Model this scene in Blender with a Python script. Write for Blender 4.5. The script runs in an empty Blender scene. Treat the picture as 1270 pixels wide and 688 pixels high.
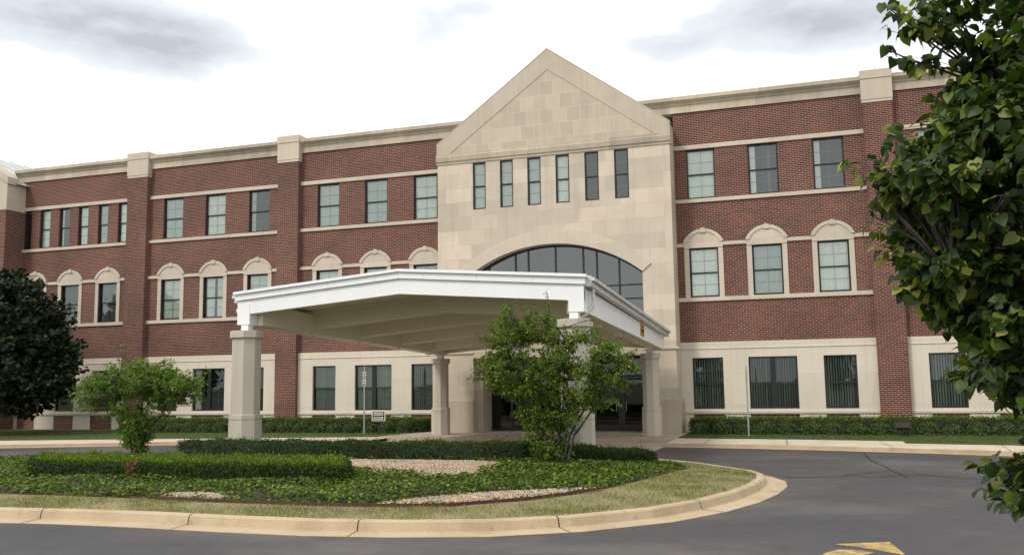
import bpy, bmesh, math, random
import numpy as np
from mathutils import Vector, Matrix
from mathutils.geometry import delaunay_2d_cdt

random.seed(7); RNG = np.random.default_rng(7)
R = math.radians
scene = bpy.context.scene
COL = scene.collection

# ------------------------------------------------------------------ camera
CAM = (0.0, -38.0, 2.2)
YAW, PITCH, ROLL = 0.319791, 0.117229, -0.013605
_f = Vector((-math.sin(YAW)*math.cos(PITCH), math.cos(YAW)*math.cos(PITCH), math.sin(PITCH)))
_r = Vector((math.cos(YAW), math.sin(YAW), 0)); _u = _r.cross(_f)
_r2 = _r*math.cos(ROLL)+_u*math.sin(ROLL); _u2 = -_r*math.sin(ROLL)+_u*math.cos(ROLL)
cam = bpy.data.cameras.new('camera'); cam.sensor_width = 36; cam.lens = 36*1115.4/1270
cam.clip_start = 0.05; cam.clip_end = 3000
camo = bpy.data.objects.new('camera', cam); COL.objects.link(camo)
camo.matrix_world = Matrix(((_r2.x, _u2.x, -_f.x, CAM[0]), (_r2.y, _u2.y, -_f.y, CAM[1]),
                            (_r2.z, _u2.z, -_f.z, CAM[2]), (0, 0, 0, 1)))
scene.camera = camo

# ------------------------------------------------------------------ view, sky, sun
vs = scene.view_settings
vs.view_transform = 'Standard'; vs.look = 'None'; vs.gamma = 1; vs.exposure = 0.47; vs.use_curve_mapping = False
SUN_EL, SUN_AZ = R(48), R(212)          # azimuth measured clockwise from north (+y): the sun stands front left
world = bpy.data.worlds.new('World'); scene.world = world; world.use_nodes = True
wn, wl = world.node_tree.nodes, world.node_tree.links; wn.clear()
def N(nodes, t, **kw):
    n = nodes.new(t)
    for k, v in kw.items():
        if k.startswith('i_'):
            key = k[2:]; n.inputs[int(key) if key.isdigit() else key.replace('_', ' ')].default_value = v
        else: setattr(n, k, v)
    return n
wo = N(wn, 'ShaderNodeOutputWorld'); bg = N(wn, 'ShaderNodeBackground'); bg.inputs['Strength'].default_value = 0.1
wl.new(bg.outputs[0], wo.inputs[0])
sky = N(wn, 'ShaderNodeTexSky', sky_type='NISHITA', sun_disc=False, sun_elevation=SUN_EL, sun_rotation=SUN_AZ)
tc = N(wn, 'ShaderNodeTexCoord')
def wmath(op, a, b=None, c=None, clamp=False):
    n = N(wn, 'ShaderNodeMath', operation=op, use_clamp=clamp)
    for i, v in enumerate((a, b, c)):
        if v is None: continue
        if isinstance(v, (int, float)): n.inputs[i].default_value = v
        else: wl.new(v, n.inputs[i])
    return n.outputs[0]
n1 = N(wn, 'ShaderNodeTexNoise', i_Scale=5.0, i_Detail=8, i_Roughness=.60, i_Distortion=.25)
mp = N(wn, 'ShaderNodeMapping'); mp.inputs['Scale'].default_value = (1, 1, 2.6)
wl.new(tc.outputs['Generated'], mp.inputs[0]); wl.new(mp.outputs[0], n1.inputs['Vector'])
n2 = N(wn, 'ShaderNodeTexNoise', i_Scale=16, i_Detail=6, i_Roughness=.6); wl.new(mp.outputs[0], n2.inputs['Vector'])
# dark-bellied cumulus patches at fixed directions of the sky: (azimuth deg, elevation deg, half width, half height, strength)
def dirv(az, el): return Vector((math.sin(R(az))*math.cos(R(el)), math.cos(R(az))*math.cos(R(el)), math.sin(R(el))))
CLOUDS = [(-43.8, 20.9, .125, .040, 1.15), (-39.6, 20.0, .065, .033, .95), (-49.0, 21.0, .08, .025, .8), (-23.5, 22.8, .11, .036, .55),
          (-1.2, 22.1, .14, .032, 1.0), (2.2, 20.4, .065, .026, .75), (-8.2, 20.9, .042, .020, .75), (7.5, 20.8, .06, .035, .7), (-60, 26, .12, .05, .6),
          (12, 30, .2, .06, .6), (-30, 36, .25, .06, .5), (150, 28, .3, .07, .6), (200, 18, .3, .05, .6), (95, 30, .3, .08, .6)]
acc = None
for az, el, w, h, s in CLOUDS:
    c = dirv(az, el); rr = Vector((math.cos(R(az)), -math.sin(R(az)), 0)); uu = rr.cross(c) * 1.0
    if uu.z < 0: uu = -uu
    terms = []
    for ax, wd in ((rr, w), (uu, h), (c, .35)):
        d = N(wn, 'ShaderNodeVectorMath', operation='DOT_PRODUCT'); wl.new(tc.outputs['Generated'], d.inputs[0])
        d.inputs[1].default_value = ax/wd
        t = wmath('SUBTRACT', d.outputs['Value'], c.dot(ax)/wd); terms.append(wmath('MULTIPLY', t, t))
    q = wmath('ADD', wmath('ADD', terms[0], terms[1]), terms[2])
    g = wmath('MULTIPLY', wmath('EXPONENT', wmath('MULTIPLY', q, -1.0)), s)
    acc = g if acc is None else wmath('ADD', acc, g)
nz = wmath('ADD', wmath('MULTIPLY', wmath('SUBTRACT', n1.outputs['Fac'], .5), 2.2), wmath('MULTIPLY', wmath('SUBTRACT', n2.outputs['Fac'], .5), 1.0))
dens = wmath('ADD', wmath('MULTIPLY', acc, .95), wmath('MULTIPLY', nz, wmath('MULTIPLY_ADD', acc, 1.05, .30)))
dens = wmath('MULTIPLY', dens, .50)
rmp = N(wn, 'ShaderNodeValToRGB'); wl.new(dens, rmp.inputs[0])
e = rmp.color_ramp.elements
e[0].position = .04; e[0].color = (.98, .99, 1.0, 1); e[1].position = 1.0; e[1].color = (.42, .45, .49, 1)
e2 = rmp.color_ramp.elements.new(.36); e2.color = (.67, .70, .73, 1)
x10 = N(wn, 'ShaderNodeVectorMath', operation='SCALE'); x10.inputs['Scale'].default_value = 10; wl.new(rmp.outputs[0], x10.inputs[0])
mixs = N(wn, 'ShaderNodeMix', data_type='RGBA'); mixs.inputs[0].default_value = .93
wl.new(sky.outputs[0], mixs.inputs[6]); wl.new(x10.outputs[0], mixs.inputs[7]); wl.new(mixs.outputs[2], bg.inputs['Color'])

sl = bpy.data.lights.new('sun', 'SUN'); sl.energy = 1.5; sl.angle = R(11); sl.color = (1, .95, .87)
so = bpy.data.objects.new('sun', sl); COL.objects.link(so)
sd = Vector((math.sin(SUN_AZ)*math.cos(SUN_EL), math.cos(SUN_AZ)*math.cos(SUN_EL), math.sin(SUN_EL)))
so.rotation_euler = (-sd).to_track_quat('-Z', 'Y').to_euler(); so.location = sd*60

# ------------------------------------------------------------------ materials
def newmat(name):
    m = bpy.data.materials.new(name); m.use_nodes = True
    nt = m.node_tree; b = nt.nodes['Principled BSDF']; return m, nt.nodes, nt.links, b
def rgb(c): return (c[0], c[1], c[2], 1)
def facecoord(nd, lk):
    """wall coordinates in metres: u = x + y (works on walls facing either way), v = z"""
    g = nd.new('ShaderNodeNewGeometry'); s = nd.new('ShaderNodeSeparateXYZ'); lk.new(g.outputs['Position'], s.inputs[0])
    a = nd.new('ShaderNodeMath'); lk.new(s.outputs[0], a.inputs[0]); lk.new(s.outputs[1], a.inputs[1])
    c = nd.new('ShaderNodeCombineXYZ'); lk.new(a.outputs[0], c.inputs[0]); lk.new(s.outputs[2], c.inputs[1])
    return g, c
def ramp(nd, lk, src, stops):
    r = nd.new('ShaderNodeValToRGB'); lk.new(src, r.inputs[0]); el = r.color_ramp.elements
    while len(el) < len(stops): el.new(.5)
    for e_, (p, c) in zip(el, stops): e_.position = p; e_.color = rgb(c)
    return r.outputs[0]
def mixc(nd, lk, fac, a, b, mode='MIX'):
    m = nd.new('ShaderNodeMix'); m.data_type = 'RGBA'; m.blend_type = mode
    for i, v in ((0, fac), (6, a), (7, b)):
        if isinstance(v, (int, float)): m.inputs[i].default_value = v
        elif isinstance(v, (tuple, list)): m.inputs[i].default_value = rgb(v)
        else: lk.new(v, m.inputs[i])
    return m.outputs[2]
def noise(nd, lk, vec, scale, detail=5, rough=.55):
    n = nd.new('ShaderNodeTexNoise'); n.inputs['Scale'].default_value = scale; n.inputs['Detail'].default_value = detail
    n.inputs['Roughness'].default_value = rough
    if vec is not None: lk.new(vec, n.inputs['Vector'])
    return n.outputs['Fac']
def bump(nd, lk, b, h, strength, dist):
    bp = nd.new('ShaderNodeBump'); bp.inputs['Strength'].default_value = strength; bp.inputs['Distance'].default_value = dist
    lk.new(h, bp.inputs['Height']); lk.new(bp.outputs[0], b.inputs['Normal'])

def mat_brick():
    m, nd, lk, b = newmat('red_brick'); g, c = facecoord(nd, lk)
    br = nd.new('ShaderNodeTexBrick'); lk.new(c.outputs[0], br.inputs['Vector'])
    br.inputs['Scale'].default_value = 1; br.inputs['Brick Width'].default_value = .224; br.inputs['Row Height'].default_value = .0762
    br.inputs['Mortar Size'].default_value = .0062; br.inputs['Mortar Smooth'].default_value = .15; br.inputs['Bias'].default_value = -.1
    br.inputs['Color1'].default_value = (.138, .030, .021, 1); br.inputs['Color2'].default_value = (.047, .0145, .0130, 1)
    br.inputs['Mortar'].default_value = (.43, .335, .25, 1)
    n = noise(nd, lk, g.outputs['Position'], .35, 4)
    s = ramp(nd, lk, n, [(.3, (.74, .73, .73)), (.7, (1.18, 1.15, 1.12))])
    col = mixc(nd, lk, 1.0, br.outputs['Color'], s, 'MULTIPLY')
    n2_ = noise(nd, lk, g.outputs['Position'], 9, 3)
    s2 = ramp(nd, lk, n2_, [(.3, (.85, .85, .85)), (.7, (1.12, 1.1, 1.1))])
    col = mixc(nd, lk, 1.0, col, s2, 'MULTIPLY')
    lk.new(col, b.inputs['Base Color']); b.inputs['Roughness'].default_value = .85
    inv = nd.new('ShaderNodeMath'); inv.operation = 'SUBTRACT'; inv.inputs[0].default_value = 1; lk.new(br.outputs['Fac'], inv.inputs[1])
    bump(nd, lk, b, inv.outputs[0], .6, .008); return m
def mat_stone(name, base, bw, bh, var=.10, joint=.012, jd=.80, stain=.5):
    m, nd, lk, b = newmat(name); g, c = facecoord(nd, lk)
    br = nd.new('ShaderNodeTexBrick'); lk.new(c.outputs[0], br.inputs['Vector'])
    br.inputs['Scale'].default_value = 1; br.inputs['Brick Width'].default_value = bw; br.inputs['Row Height'].default_value = bh
    br.inputs['Mortar Size'].default_value = joint; br.inputs['Mortar Smooth'].default_value = .3
    lo = tuple(v*(1-var) for v in base); hi = (base[0]*(1+var*.7), base[1]*(1+var*.55), base[2]*(1+var*.4))
    br.inputs['Color1'].default_value = rgb(lo); br.inputs['Color2'].default_value = rgb(hi)
    br.inputs['Mortar'].default_value = rgb(tuple(v*jd for v in base))
    n = noise(nd, lk, g.outputs['Position'], .9, 6, .65)
    s = ramp(nd, lk, n, [(.28, (1-.22*stain, 1-.25*stain, 1-.3*stain)), (.6, (1.02, 1.02, 1.02))])
    col = mixc(nd, lk, 1.0, br.outputs['Color'], s, 'MULTIPLY')
    mp_ = nd.new('ShaderNodeMapping'); mp_.inputs['Scale'].default_value = (3, 3, .22); lk.new(g.outputs['Position'], mp_.inputs[0])
    st = noise(nd, lk, mp_.outputs[0], 1.6, 5, .6)
    s2 = ramp(nd, lk, st, [(.30, (1-.20*stain, 1-.20*stain, 1-.20*stain)), (.5, (1, 1, 1))])
    col = mixc(nd, lk, 1.0, col, s2, 'MULTIPLY')
    f = noise(nd, lk, g.outputs['Position'], 45, 4, .7)
    s3 = ramp(nd, lk, f, [(.3, (.92, .92, .92)), (.7, (1.05, 1.05, 1.05))])
    col = mixc(nd, lk, 1.0, col, s3, 'MULTIPLY')
    lk.new(col, b.inputs['Base Color']); b.inputs['Roughness'].default_value = .8
    bump(nd, lk, b, f, .15, .01); return m
def mat_plain(name, c, rough=.5, metal=0., var=.06, scale=3., bumpamt=0., streak=False):
    m, nd, lk, b = newmat(name); g = nd.new('ShaderNodeNewGeometry')
    src = g.outputs['Position']
    if streak:
        mp_ = nd.new('ShaderNodeMapping'); mp_.inputs['Scale'].default_value = (1, 1, .12); lk.new(src, mp_.inputs[0]); src = mp_.outputs[0]
    n = noise(nd, lk, src, scale, 6, .6)
    col = ramp(nd, lk, n, [(.3, tuple(v*(1-var) for v in c)), (.7, tuple(v*(1+var) for v in c))])
    lk.new(col, b.inputs['Base Color']); b.inputs['Roughness'].default_value = rough; b.inputs['Metallic'].default_value = metal
    if bumpamt: bump(nd, lk, b, noise(nd, lk, g.outputs['Position'], scale*12, 3), bumpamt, .01)
    return m
def mat_glass(name, tint, refl, trans=1.0):
    m, nd, lk, b = newmat(name); nd.remove(b)
    tr = nd.new('ShaderNodeBsdfTransparent'); tr.inputs[0].default_value = rgb(tint)
    gl = nd.new('ShaderNodeBsdfGlossy'); gl.inputs['Roughness'].default_value = .015; gl.inputs[0].default_value = (.93, 1, .97, 1)
    g = nd.new('ShaderNodeNewGeometry'); nn = noise(nd, lk, g.outputs['Position'], .9, 2)
    bp = nd.new('ShaderNodeBump'); bp.inputs['Strength'].default_value = .25; bp.inputs['Distance'].default_value = .012
    lk.new(nn, bp.inputs['Height']); lk.new(bp.outputs[0], gl.inputs['Normal'])
    fr = nd.new('ShaderNodeFresnel'); fr.inputs[0].default_value = 1.5
    ma = nd.new('ShaderNodeMath'); ma.operation = 'ADD'; ma.use_clamp = True; lk.new(fr.outputs[0], ma.inputs[0]); ma.inputs[1].default_value = refl
    mx = nd.new('ShaderNodeMixShader'); lk.new(ma.outputs[0], mx.inputs[0]); lk.new(tr.outputs[0], mx.inputs[1]); lk.new(gl.outputs[0], mx.inputs[2])
    lk.new(mx.outputs[0], nd['Material Output'].inputs[0]); return m
def mat_leaf(name, stops, rough=.45, transl=.3, spec=.4, big=.0):
    m, nd, lk, b = newmat(name); g = nd.new('ShaderNodeNewGeometry')
    src = g.outputs['Random Per Island']
    col = ramp(nd, lk, src, stops)
    n = noise(nd, lk, g.outputs['Position'], 1.7, 3)
    s = ramp(nd, lk, n, [(.3, (.75, .8, .75)), (.7, (1.2, 1.15, 1.0))])
    col = mixc(nd, lk, 1.0, col, s, 'MULTIPLY')
    lk.new(col, b.inputs['Base Color']); b.inputs['Roughness'].default_value = rough; b.inputs['Specular IOR Level'].default_value = spec
    t = nd.new('ShaderNodeBsdfTranslucent'); tcol = mixc(nd, lk, 1.0, col, (1.6, 1.7, .7), 'MULTIPLY'); lk.new(tcol, t.inputs[0])
    mx = nd.new('ShaderNodeMixShader'); mx.inputs[0].default_value = transl
    lk.new(b.outputs[0], mx.inputs[1]); lk.new(t.outputs[0], mx.inputs[2]); lk.new(mx.outputs[0], nd['Material Output'].inputs[0]); return m
def mat_asphalt():
    m, nd, lk, b = newmat('asphalt'); g = nd.new('ShaderNodeNewGeometry'); p = g.outputs['Position']
    mp_ = nd.new('ShaderNodeMapping'); mp_.inputs['Scale'].default_value = (.6, .9, 1); lk.new(p, mp_.inputs[0])
    n = noise(nd, lk, mp_.outputs[0], .35, 5, .6)
    col = ramp(nd, lk, n, [(.3, (.046, .046, .050)), (.5, (.062, .060, .062)), (.70, (.112, .102, .095))])
    n3 = noise(nd, lk, p, 2.4, 5, .7)
    col = mixc(nd, lk, 1.0, col, ramp(nd, lk, n3, [(.3, (.86, .86, .87)), (.7, (1.12, 1.11, 1.09))]), 'MULTIPLY')
    n5 = noise(nd, lk, p, .9, 6, .7)
    col = mixc(nd, lk, 1.0, col, ramp(nd, lk, n5, [(.30, (.66, .66, .68)), (.42, (1, 1, 1)), (.62, (1, 1, 1)), (.76, (1.28, 1.24, 1.18))]), 'MULTIPLY')
    f = noise(nd, lk, p, 95, 3, .7)
    col = mixc(nd, lk, 1.0, col, ramp(nd, lk, f, [(.32, (.62, .62, .62)), (.68, (1.38, 1.36, 1.32))]), 'MULTIPLY')
    lk.new(col, b.inputs['Base Color']); b.inputs['Roughness'].default_value = .72; b.inputs['Specular IOR Level'].default_value = .35
    bump(nd, lk, b, f, .35, .006); return m
def mat_concrete(name, c, dirt=(.6, .5, .36)):
    m, nd, lk, b = newmat(name); g = nd.new('ShaderNodeNewGeometry'); p = g.outputs['Position']
    n = noise(nd, lk, p, 1.1, 6, .65); f = noise(nd, lk, p, 40, 4, .7)
    col = ramp(nd, lk, n, [(.3, tuple(a*d for a, d in zip(c, (.80, .76, .70)))), (.55, c), (.8, tuple(v*1.06 for v in c))])
    n4 = noise(nd, lk, p, 3.7, 6, .7)
    col = mixc(nd, lk, ramp(nd, lk, n4, [(.60, (0, 0, 0)), (.72, (.75, .75, .75))]), col, tuple(v*d for v, d in zip(c, dirt)))
    col = mixc(nd, lk, 1.0, col, ramp(nd, lk, f, [(.3, (.88, .88, .88)), (.7, (1.08, 1.08, 1.08))]), 'MULTIPLY')
    lk.new(col, b.inputs['Base Color']); b.inputs['Roughness'].default_value = .85; bump(nd, lk, b, f, .2, .006); return m
def mat_speckle(name, stops, scale, bumpamt=.8):
    m, nd, lk, b = newmat(name); g = nd.new('ShaderNodeNewGeometry'); p = g.outputs['Position']
    v = nd.new('ShaderNodeTexVoronoi'); v.inputs['Scale'].default_value = scale; lk.new(p, v.inputs['Vector'])
    s = nd.new('ShaderNodeSeparateColor'); lk.new(v.outputs['Color'], s.inputs[0])
    col = ramp(nd, lk, s.outputs[0], stops)
    n = noise(nd, lk, p, 1.3, 5)
    col = mixc(nd, lk, 1.0, col, ramp(nd, lk, n, [(.3, (.75, .75, .75)), (.7, (1.15, 1.15, 1.15))]), 'MULTIPLY')
    lk.new(col, b.inputs['Base Color']); b.inputs['Roughness'].default_value = .95; bump(nd, lk, b, v.outputs['Distance'], bumpamt, .03); return m

M = {}
M['brick'] = mat_brick()
M['stone'] = mat_stone('limestone', (.555, .480, .385), 1.22, .64, .17, .009, .84, .5)
M['stone_gable'] = mat_stone('limestone_gable', (.50, .43, .335), .60, .64, .12, .012, 1.16, .4)
M['stone_rake'] = mat_stone('limestone_rake', (.51, .44, .345), 1.3, 9.0, .08, .006, .9, .5)
M['stone_trim'] = mat_stone('limestone_trim', (.545, .475, .38), 1.25, 8.0, .07, .006, .80, .35)
M['stone_cornice'] = mat_stone('limestone_cornice', (.51, .445, .345), 1.8, 8.0, .20, .008, .75, .8)
M['stone_base'] = mat_stone('limestone_base', (.62, .555, .45), 1.3, 1.22, .05, .008, .82, .25)
M['stone_col'] = mat_stone('column_stone', (.50, .45, .375), 30, 30, .04, .0, .8, .35)
M['frame'] = mat_plain('dark_window_frame', (.018, .021, .020), .4, .3)
M['muntin'] = mat_plain('muntin_grey', (.20, .24, .22), .5)
M['glass'] = mat_glass('window_glass', (.96, 1.0, .975), .075)
M['glass_low'] = mat_glass('window_glass_dim', (.74, .82, .78), .02)
M['glass_arch'] = mat_glass('coated_glass', (.44, .50, .42), .10)
M['glass_door'] = mat_glass('door_glass', (.10, .12, .12), .015)
M['curtain'] = mat_plain('curtain_cloth', (.92, .93, .88), .9, 0, .05, 6)
def vary(m):
    nd, lk = m.node_tree.nodes, m.node_tree.links; b = nd['Principled BSDF']; src = b.inputs['Base Color'].links[0].from_socket
    oi = nd.new('ShaderNodeObjectInfo'); lk.new(mixc(nd, lk, 1.0, src, ramp(nd, lk, oi.outputs['Random'], [(0, (.62, .66, .66)), (.5, (.88, .90, .86)), (1, (1, 1, .97))]), 'MULTIPLY'), b.inputs['Base Color'])
vary(M['curtain'])
M['blind'] = mat_plain('blind_slat', (.80, .83, .75), .7, 0, .06, 5)
vary(M['blind'])
M['inside'] = mat_plain('interior_wall', (.16, .15, .14), .9)
M['white'] = mat_plain('white_paint', (.80, .80, .79), .45, 0, .03, 1.5, 0, True)
M['gutter'] = mat_plain('weathered_white_metal', (.56, .55, .53), .5, .1, .16, 2.5, 0, True)
M['soffit'] = mat_plain('tan_soffit_paint', (.76, .72, .57), .6, 0, .05, 1.2)
M['roof'] = mat_plain('membrane_roof', (.35, .34, .33), .8)
M['metal_roof'] = mat_plain('pale_standing_seam', (.50, .52, .52), .45, .2, .05)
M['asphalt'] = mat_asphalt()
M['concrete'] = mat_concrete('concrete_walk', (.55, .48, .37))
M['kerb'] = mat_concrete('tan_kerb', (.45, .35, .225), (.55, .47, .40))
M['pad'] = mat_concrete('entrance_paving', (.40, .33, .26))
M['soil'] = mat_speckle('mulch', [(0, (.03, .022, .015)), (1, (.085, .06, .04))], 40)
M['lawn'] = mat_speckle('turf', [(0, (.14, .125, .05)), (.5, (.22, .19, .085)), (1, (.33, .275, .15))], 55, .5)
M['lawn_green'] = mat_speckle('green_turf', [(0, (.05, .08, .018)), (1, (.10, .13, .035))], 60, .5)
M['gravel'] = mat_speckle('pink_gravel', [(0, (.26, .18, .135)), (.5, (.41, .305, .235)), (1, (.55, .44, .35))], 34)
M['pebble'] = mat_leaf('pebble', [(0, (.22, .15, .115)), (.5, (.40, .295, .23)), (1, (.58, .48, .40))], .8, 0., .2)
M['earth'] = mat_plain('distant_ground', (.10, .11, .05), .95, 0, .3, .2)
M['steel_edge'] = mat_plain('rusty_edging', (.075, .032, .022), .8, .2, .3, 8)
def mat_paint():
    m, nd, lk, b = newmat('worn_yellow_paint'); g = nd.new('ShaderNodeNewGeometry'); p = g.outputs['Position']
    w1 = noise(nd, lk, p, 5, 6, .75); w2 = noise(nd, lk, p, 60, 3, .7)
    a = nd.new('ShaderNodeMath'); lk.new(w1, a.inputs[0]); a.operation = 'MULTIPLY_ADD'; a.inputs[1].default_value = 1.0
    sc_ = nd.new('ShaderNodeMath'); sc_.operation = 'MULTIPLY'; sc_.inputs[1].default_value = .45; lk.new(w2, sc_.inputs[0]); lk.new(sc_.outputs[0], a.inputs[2])
    k = ramp(nd, lk, a.outputs[0], [(.60, (0, 0, 0)), (.86, (.95, .95, .95))])
    base = ramp(nd, lk, w2, [(.3, (.50, .31, .06)), (.7, (.66, .44, .11))])
    lk.new(mixc(nd, lk, k, base, (.14, .11, .08)), b.inputs['Base Color']); b.inputs['Roughness'].default_value = .75; return m
M['yellow'] = mat_paint()
M['crack'] = mat_plain('crack_fill', (.012, .012, .013), .8)
M['bark'] = mat_plain('bark', (.055, .043, .032), .9, 0, .35, 14, .5)
M['galv'] = mat_plain('galvanised_steel', (.30, .32, .32), .5, .5)
M['signwhite'] = mat_plain('sign_white', (.55, .52, .45), .5)
M['signblack'] = mat_plain('sign_black', (.012, .012, .012), .5)
M['signred'] = mat_plain('sign_red', (.32, .035, .03), .5)
M['signamber'] = mat_plain('sign_amber', (.55, .27, .02), .5)
M['bronze'] = mat_plain('bronze_fixture', (.035, .026, .02), .5, .4)
M['leaf_linden'] = mat_leaf('linden_leaf', [(0, (.013, .030, .007)), (.45, (.033, .062, .012)), (.76, (.070, .115, .019)), (.91, (.17, .20, .035)), (1, (.32, .34, .09))], .45, .34, .28)
M['leaf_small'] = mat_leaf('ornamental_leaf', [(0, (.036, .070, .010)), (.5, (.095, .165, .022)), (.86, (.195, .265, .042)), (1, (.30, .31, .08))], .5, .36, .2)
M['leaf_left'] = mat_leaf('feathery_leaf', [(0, (.055, .105, .018)), (.5, (.115, .205, .038)), (.9, (.20, .29, .065)), (1, (.28, .28, .10))], .5, .38, .15)
M['leaf_maple'] = mat_leaf('dark_maple_leaf', [(0, (.007, .013, .006)), (.6, (.016, .028, .011)), (.95, (.030, .050, .017)), (1, (.08, .09, .06))], .55, .12, .25)
M['leaf_box'] = mat_leaf('boxwood_leaf', [(0, (.036, .070, .006)), (.5, (.092, .150, .011)), (1, (.165, .225, .020))], .5, .25, .15)
M['leaf_boxshade'] = mat_leaf('shaded_boxwood_leaf', [(0, (.015, .034, .006)), (.5, (.031, .066, .010)), (1, (.062, .105, .016))], .5, .2, .12)  # darker copy of the boxwood green: shade of hedge sides painted in
M['leaf_boxmid'] = mat_leaf('mid_boxwood_leaf', [(0, (.020, .044, .008)), (.5, (.042, .082, .012)), (1, (.08, .13, .02))], .5, .2, .12)  # plain green on low hedge tops; painted-in shade on wall hedge sides
M['leaf_shrub'] = mat_leaf('low_shrub_leaf', [(0, (.03, .055, .014)), (.5, (.065, .10, .026)), (1, (.12, .15, .05))], .5, .25, .3)
M['leaf_brown'] = mat_leaf('dead_leaf', [(0, (.16, .07, .025)), (1, (.30, .15, .06))], .7, .2, .2)
M['leaf_ivy'] = mat_leaf('ivy_leaf', [(0, (.025, .047, .006)), (.5, (.060, .102, .012)), (.86, (.125, .180, .022)), (1, (.22, .27, .05))], .5, .25, .15)
M['core'] = mat_plain('hedge_core', (.010, .016, .006), .95)
M['grass'] = mat_leaf('grass_blade', [(0, (.06, .095, .018)), (.5, (.125, .155, .038)), (.76, (.26, .245, .10)), (1, (.46, .40, .21))], .6, .3, .2)
M['grass_green'] = mat_leaf('green_grass_blade', [(0, (.04, .075, .014)), (1, (.11, .15, .035))], .6, .3, .2)

# ------------------------------------------------------------------ mesh helpers
def tag(o, label=None, cat=None, group=None, kind=None):
    if label: o['label'] = label
    if cat: o['category'] = cat
    if group: o['group'] = group
    if kind: o['kind'] = kind
    return o
def empty(name, loc=(0, 0, 0)):
    o = bpy.data.objects.new(name, None); o.location = loc; o.empty_display_size = .3; COL.objects.link(o); return o
def build(name, bm, mat, parent=None, smooth=False, bevel=0.):
    me = bpy.data.meshes.new(name); bmesh.ops.recalc_face_normals(bm, faces=bm.faces)
    if name == 'pane': face_out(bm)
    bm.to_mesh(me); bm.free()
    for mm in (mat if isinstance(mat, (list, tuple)) else [mat]): me.materials.append(mm)
    o = bpy.data.objects.new(name, me); COL.objects.link(o)
    if smooth: me.polygons.foreach_set('use_smooth', [True]*len(me.polygons))
    if bevel:
        md = o.modifiers.new('bevel', 'BEVEL'); md.width = bevel; md.segments = 2; md.limit_method = 'ANGLE'; md.angle_limit = R(40)
    if parent is not None: setparent(o, parent)
    return o
def face_out(bm):
    for f in bm.faces:
        f.normal_update()
        if f.normal.y > 0: f.normal_flip()
def setparent(o, parent):
    # vertices are written in world metres; keep them there under a moved parent
    o.parent = parent
    m = Matrix.Identity(4); p = parent
    while p is not None:
        m = Matrix.Translation(p.location) @ m if p.parent is None or True else m; p = p.parent
    o.location = -m.to_translation() + Vector(o.location)
def box(bm, x0, x1, y0, y1, z0, z1, mi=0):
    v = [bm.verts.new(p) for p in ((x0,y0,z0),(x1,y0,z0),(x1,y1,z0),(x0,y1,z0),(x0,y0,z1),(x1,y0,z1),(x1,y1,z1),(x0,y1,z1))]
    for f in ((0,3,2,1),(4,5,6,7),(0,1,5,4),(1,2,6,5),(2,3,7,6),(3,0,4,7)):
        bm.faces.new([v[i] for i in f]).material_index = mi
def prism(bm, pts, y0, y1, mi=0):
    """polygon in (x, z) extruded along y"""
    a = [bm.verts.new((p[0], y0, p[1])) for p in pts]; b = [bm.verts.new((p[0], y1, p[1])) for p in pts]
    n = len(pts); bm.faces.new(a).material_index = mi; bm.faces.new(b[::-1]).material_index = mi
    for i in range(n): bm.faces.new((a[i], b[i], b[(i+1) % n], a[(i+1) % n])).material_index = mi
def prism_x(bm, pts, x0, x1):
    """profile in (y, z) extruded along x"""
    a = [bm.verts.new((x0, p[0], p[1])) for p in pts]; b = [bm.verts.new((x1, p[0], p[1])) for p in pts]
    n = len(pts); bm.faces.new(a); bm.faces.new(b[::-1])
    for i in range(n): bm.faces.new((a[i], b[i], b[(i+1) % n], a[(i+1) % n]))
def prism_z(bm, pts, z0, z1):
    a = [bm.verts.new((p[0], p[1], z0)) for p in pts]; b = [bm.verts.new((p[0], p[1], z1)) for p in pts]
    n = len(pts); bm.faces.new(a); bm.faces.new(b[::-1])
    for i in range(n): bm.faces.new((a[i], b[i], b[(i+1) % n], a[(i+1) % n]))
def hexa(bm, c, mi=0):
    """eight corners: bottom four then top four"""
    v = [bm.verts.new(p) for p in c]
    for f in ((0,3,2,1),(4,5,6,7),(0,1,5,4),(1,2,6,5),(2,3,7,6),(3,0,4,7)): bm.faces.new([v[i] for i in f]).material_index = mi
def quad(bm, a, b, c, d, mi=0): bm.faces.new([bm.verts.new(p) for p in (a, b, c, d)]).material_index = mi
def tube(bm, pts, radii, seg=7):
    rings = []; n = len(pts)
    for i, p in enumerate(pts):
        p = Vector(p); t = (Vector(pts[min(i+1, n-1)])-Vector(pts[max(i-1, 0)])).normalized()
        a = t.orthogonal().normalized() if abs(t.z) > .9 else t.cross(Vector((0, 0, 1))).normalized()
        b = t.cross(a)
        rings.append([bm.verts.new(p+(a*math.cos(2*math.pi*k/seg)+b*math.sin(2*math.pi*k/seg))*radii[i]) for k in range(seg)])
    for i in range(n-1):
        for k in range(seg): bm.faces.new((rings[i][k], rings[i][(k+1) % seg], rings[i+1][(k+1) % seg], rings[i+1][k]))
    bm.faces.new(rings[0][::-1]); bm.faces.new(rings[-1])
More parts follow.
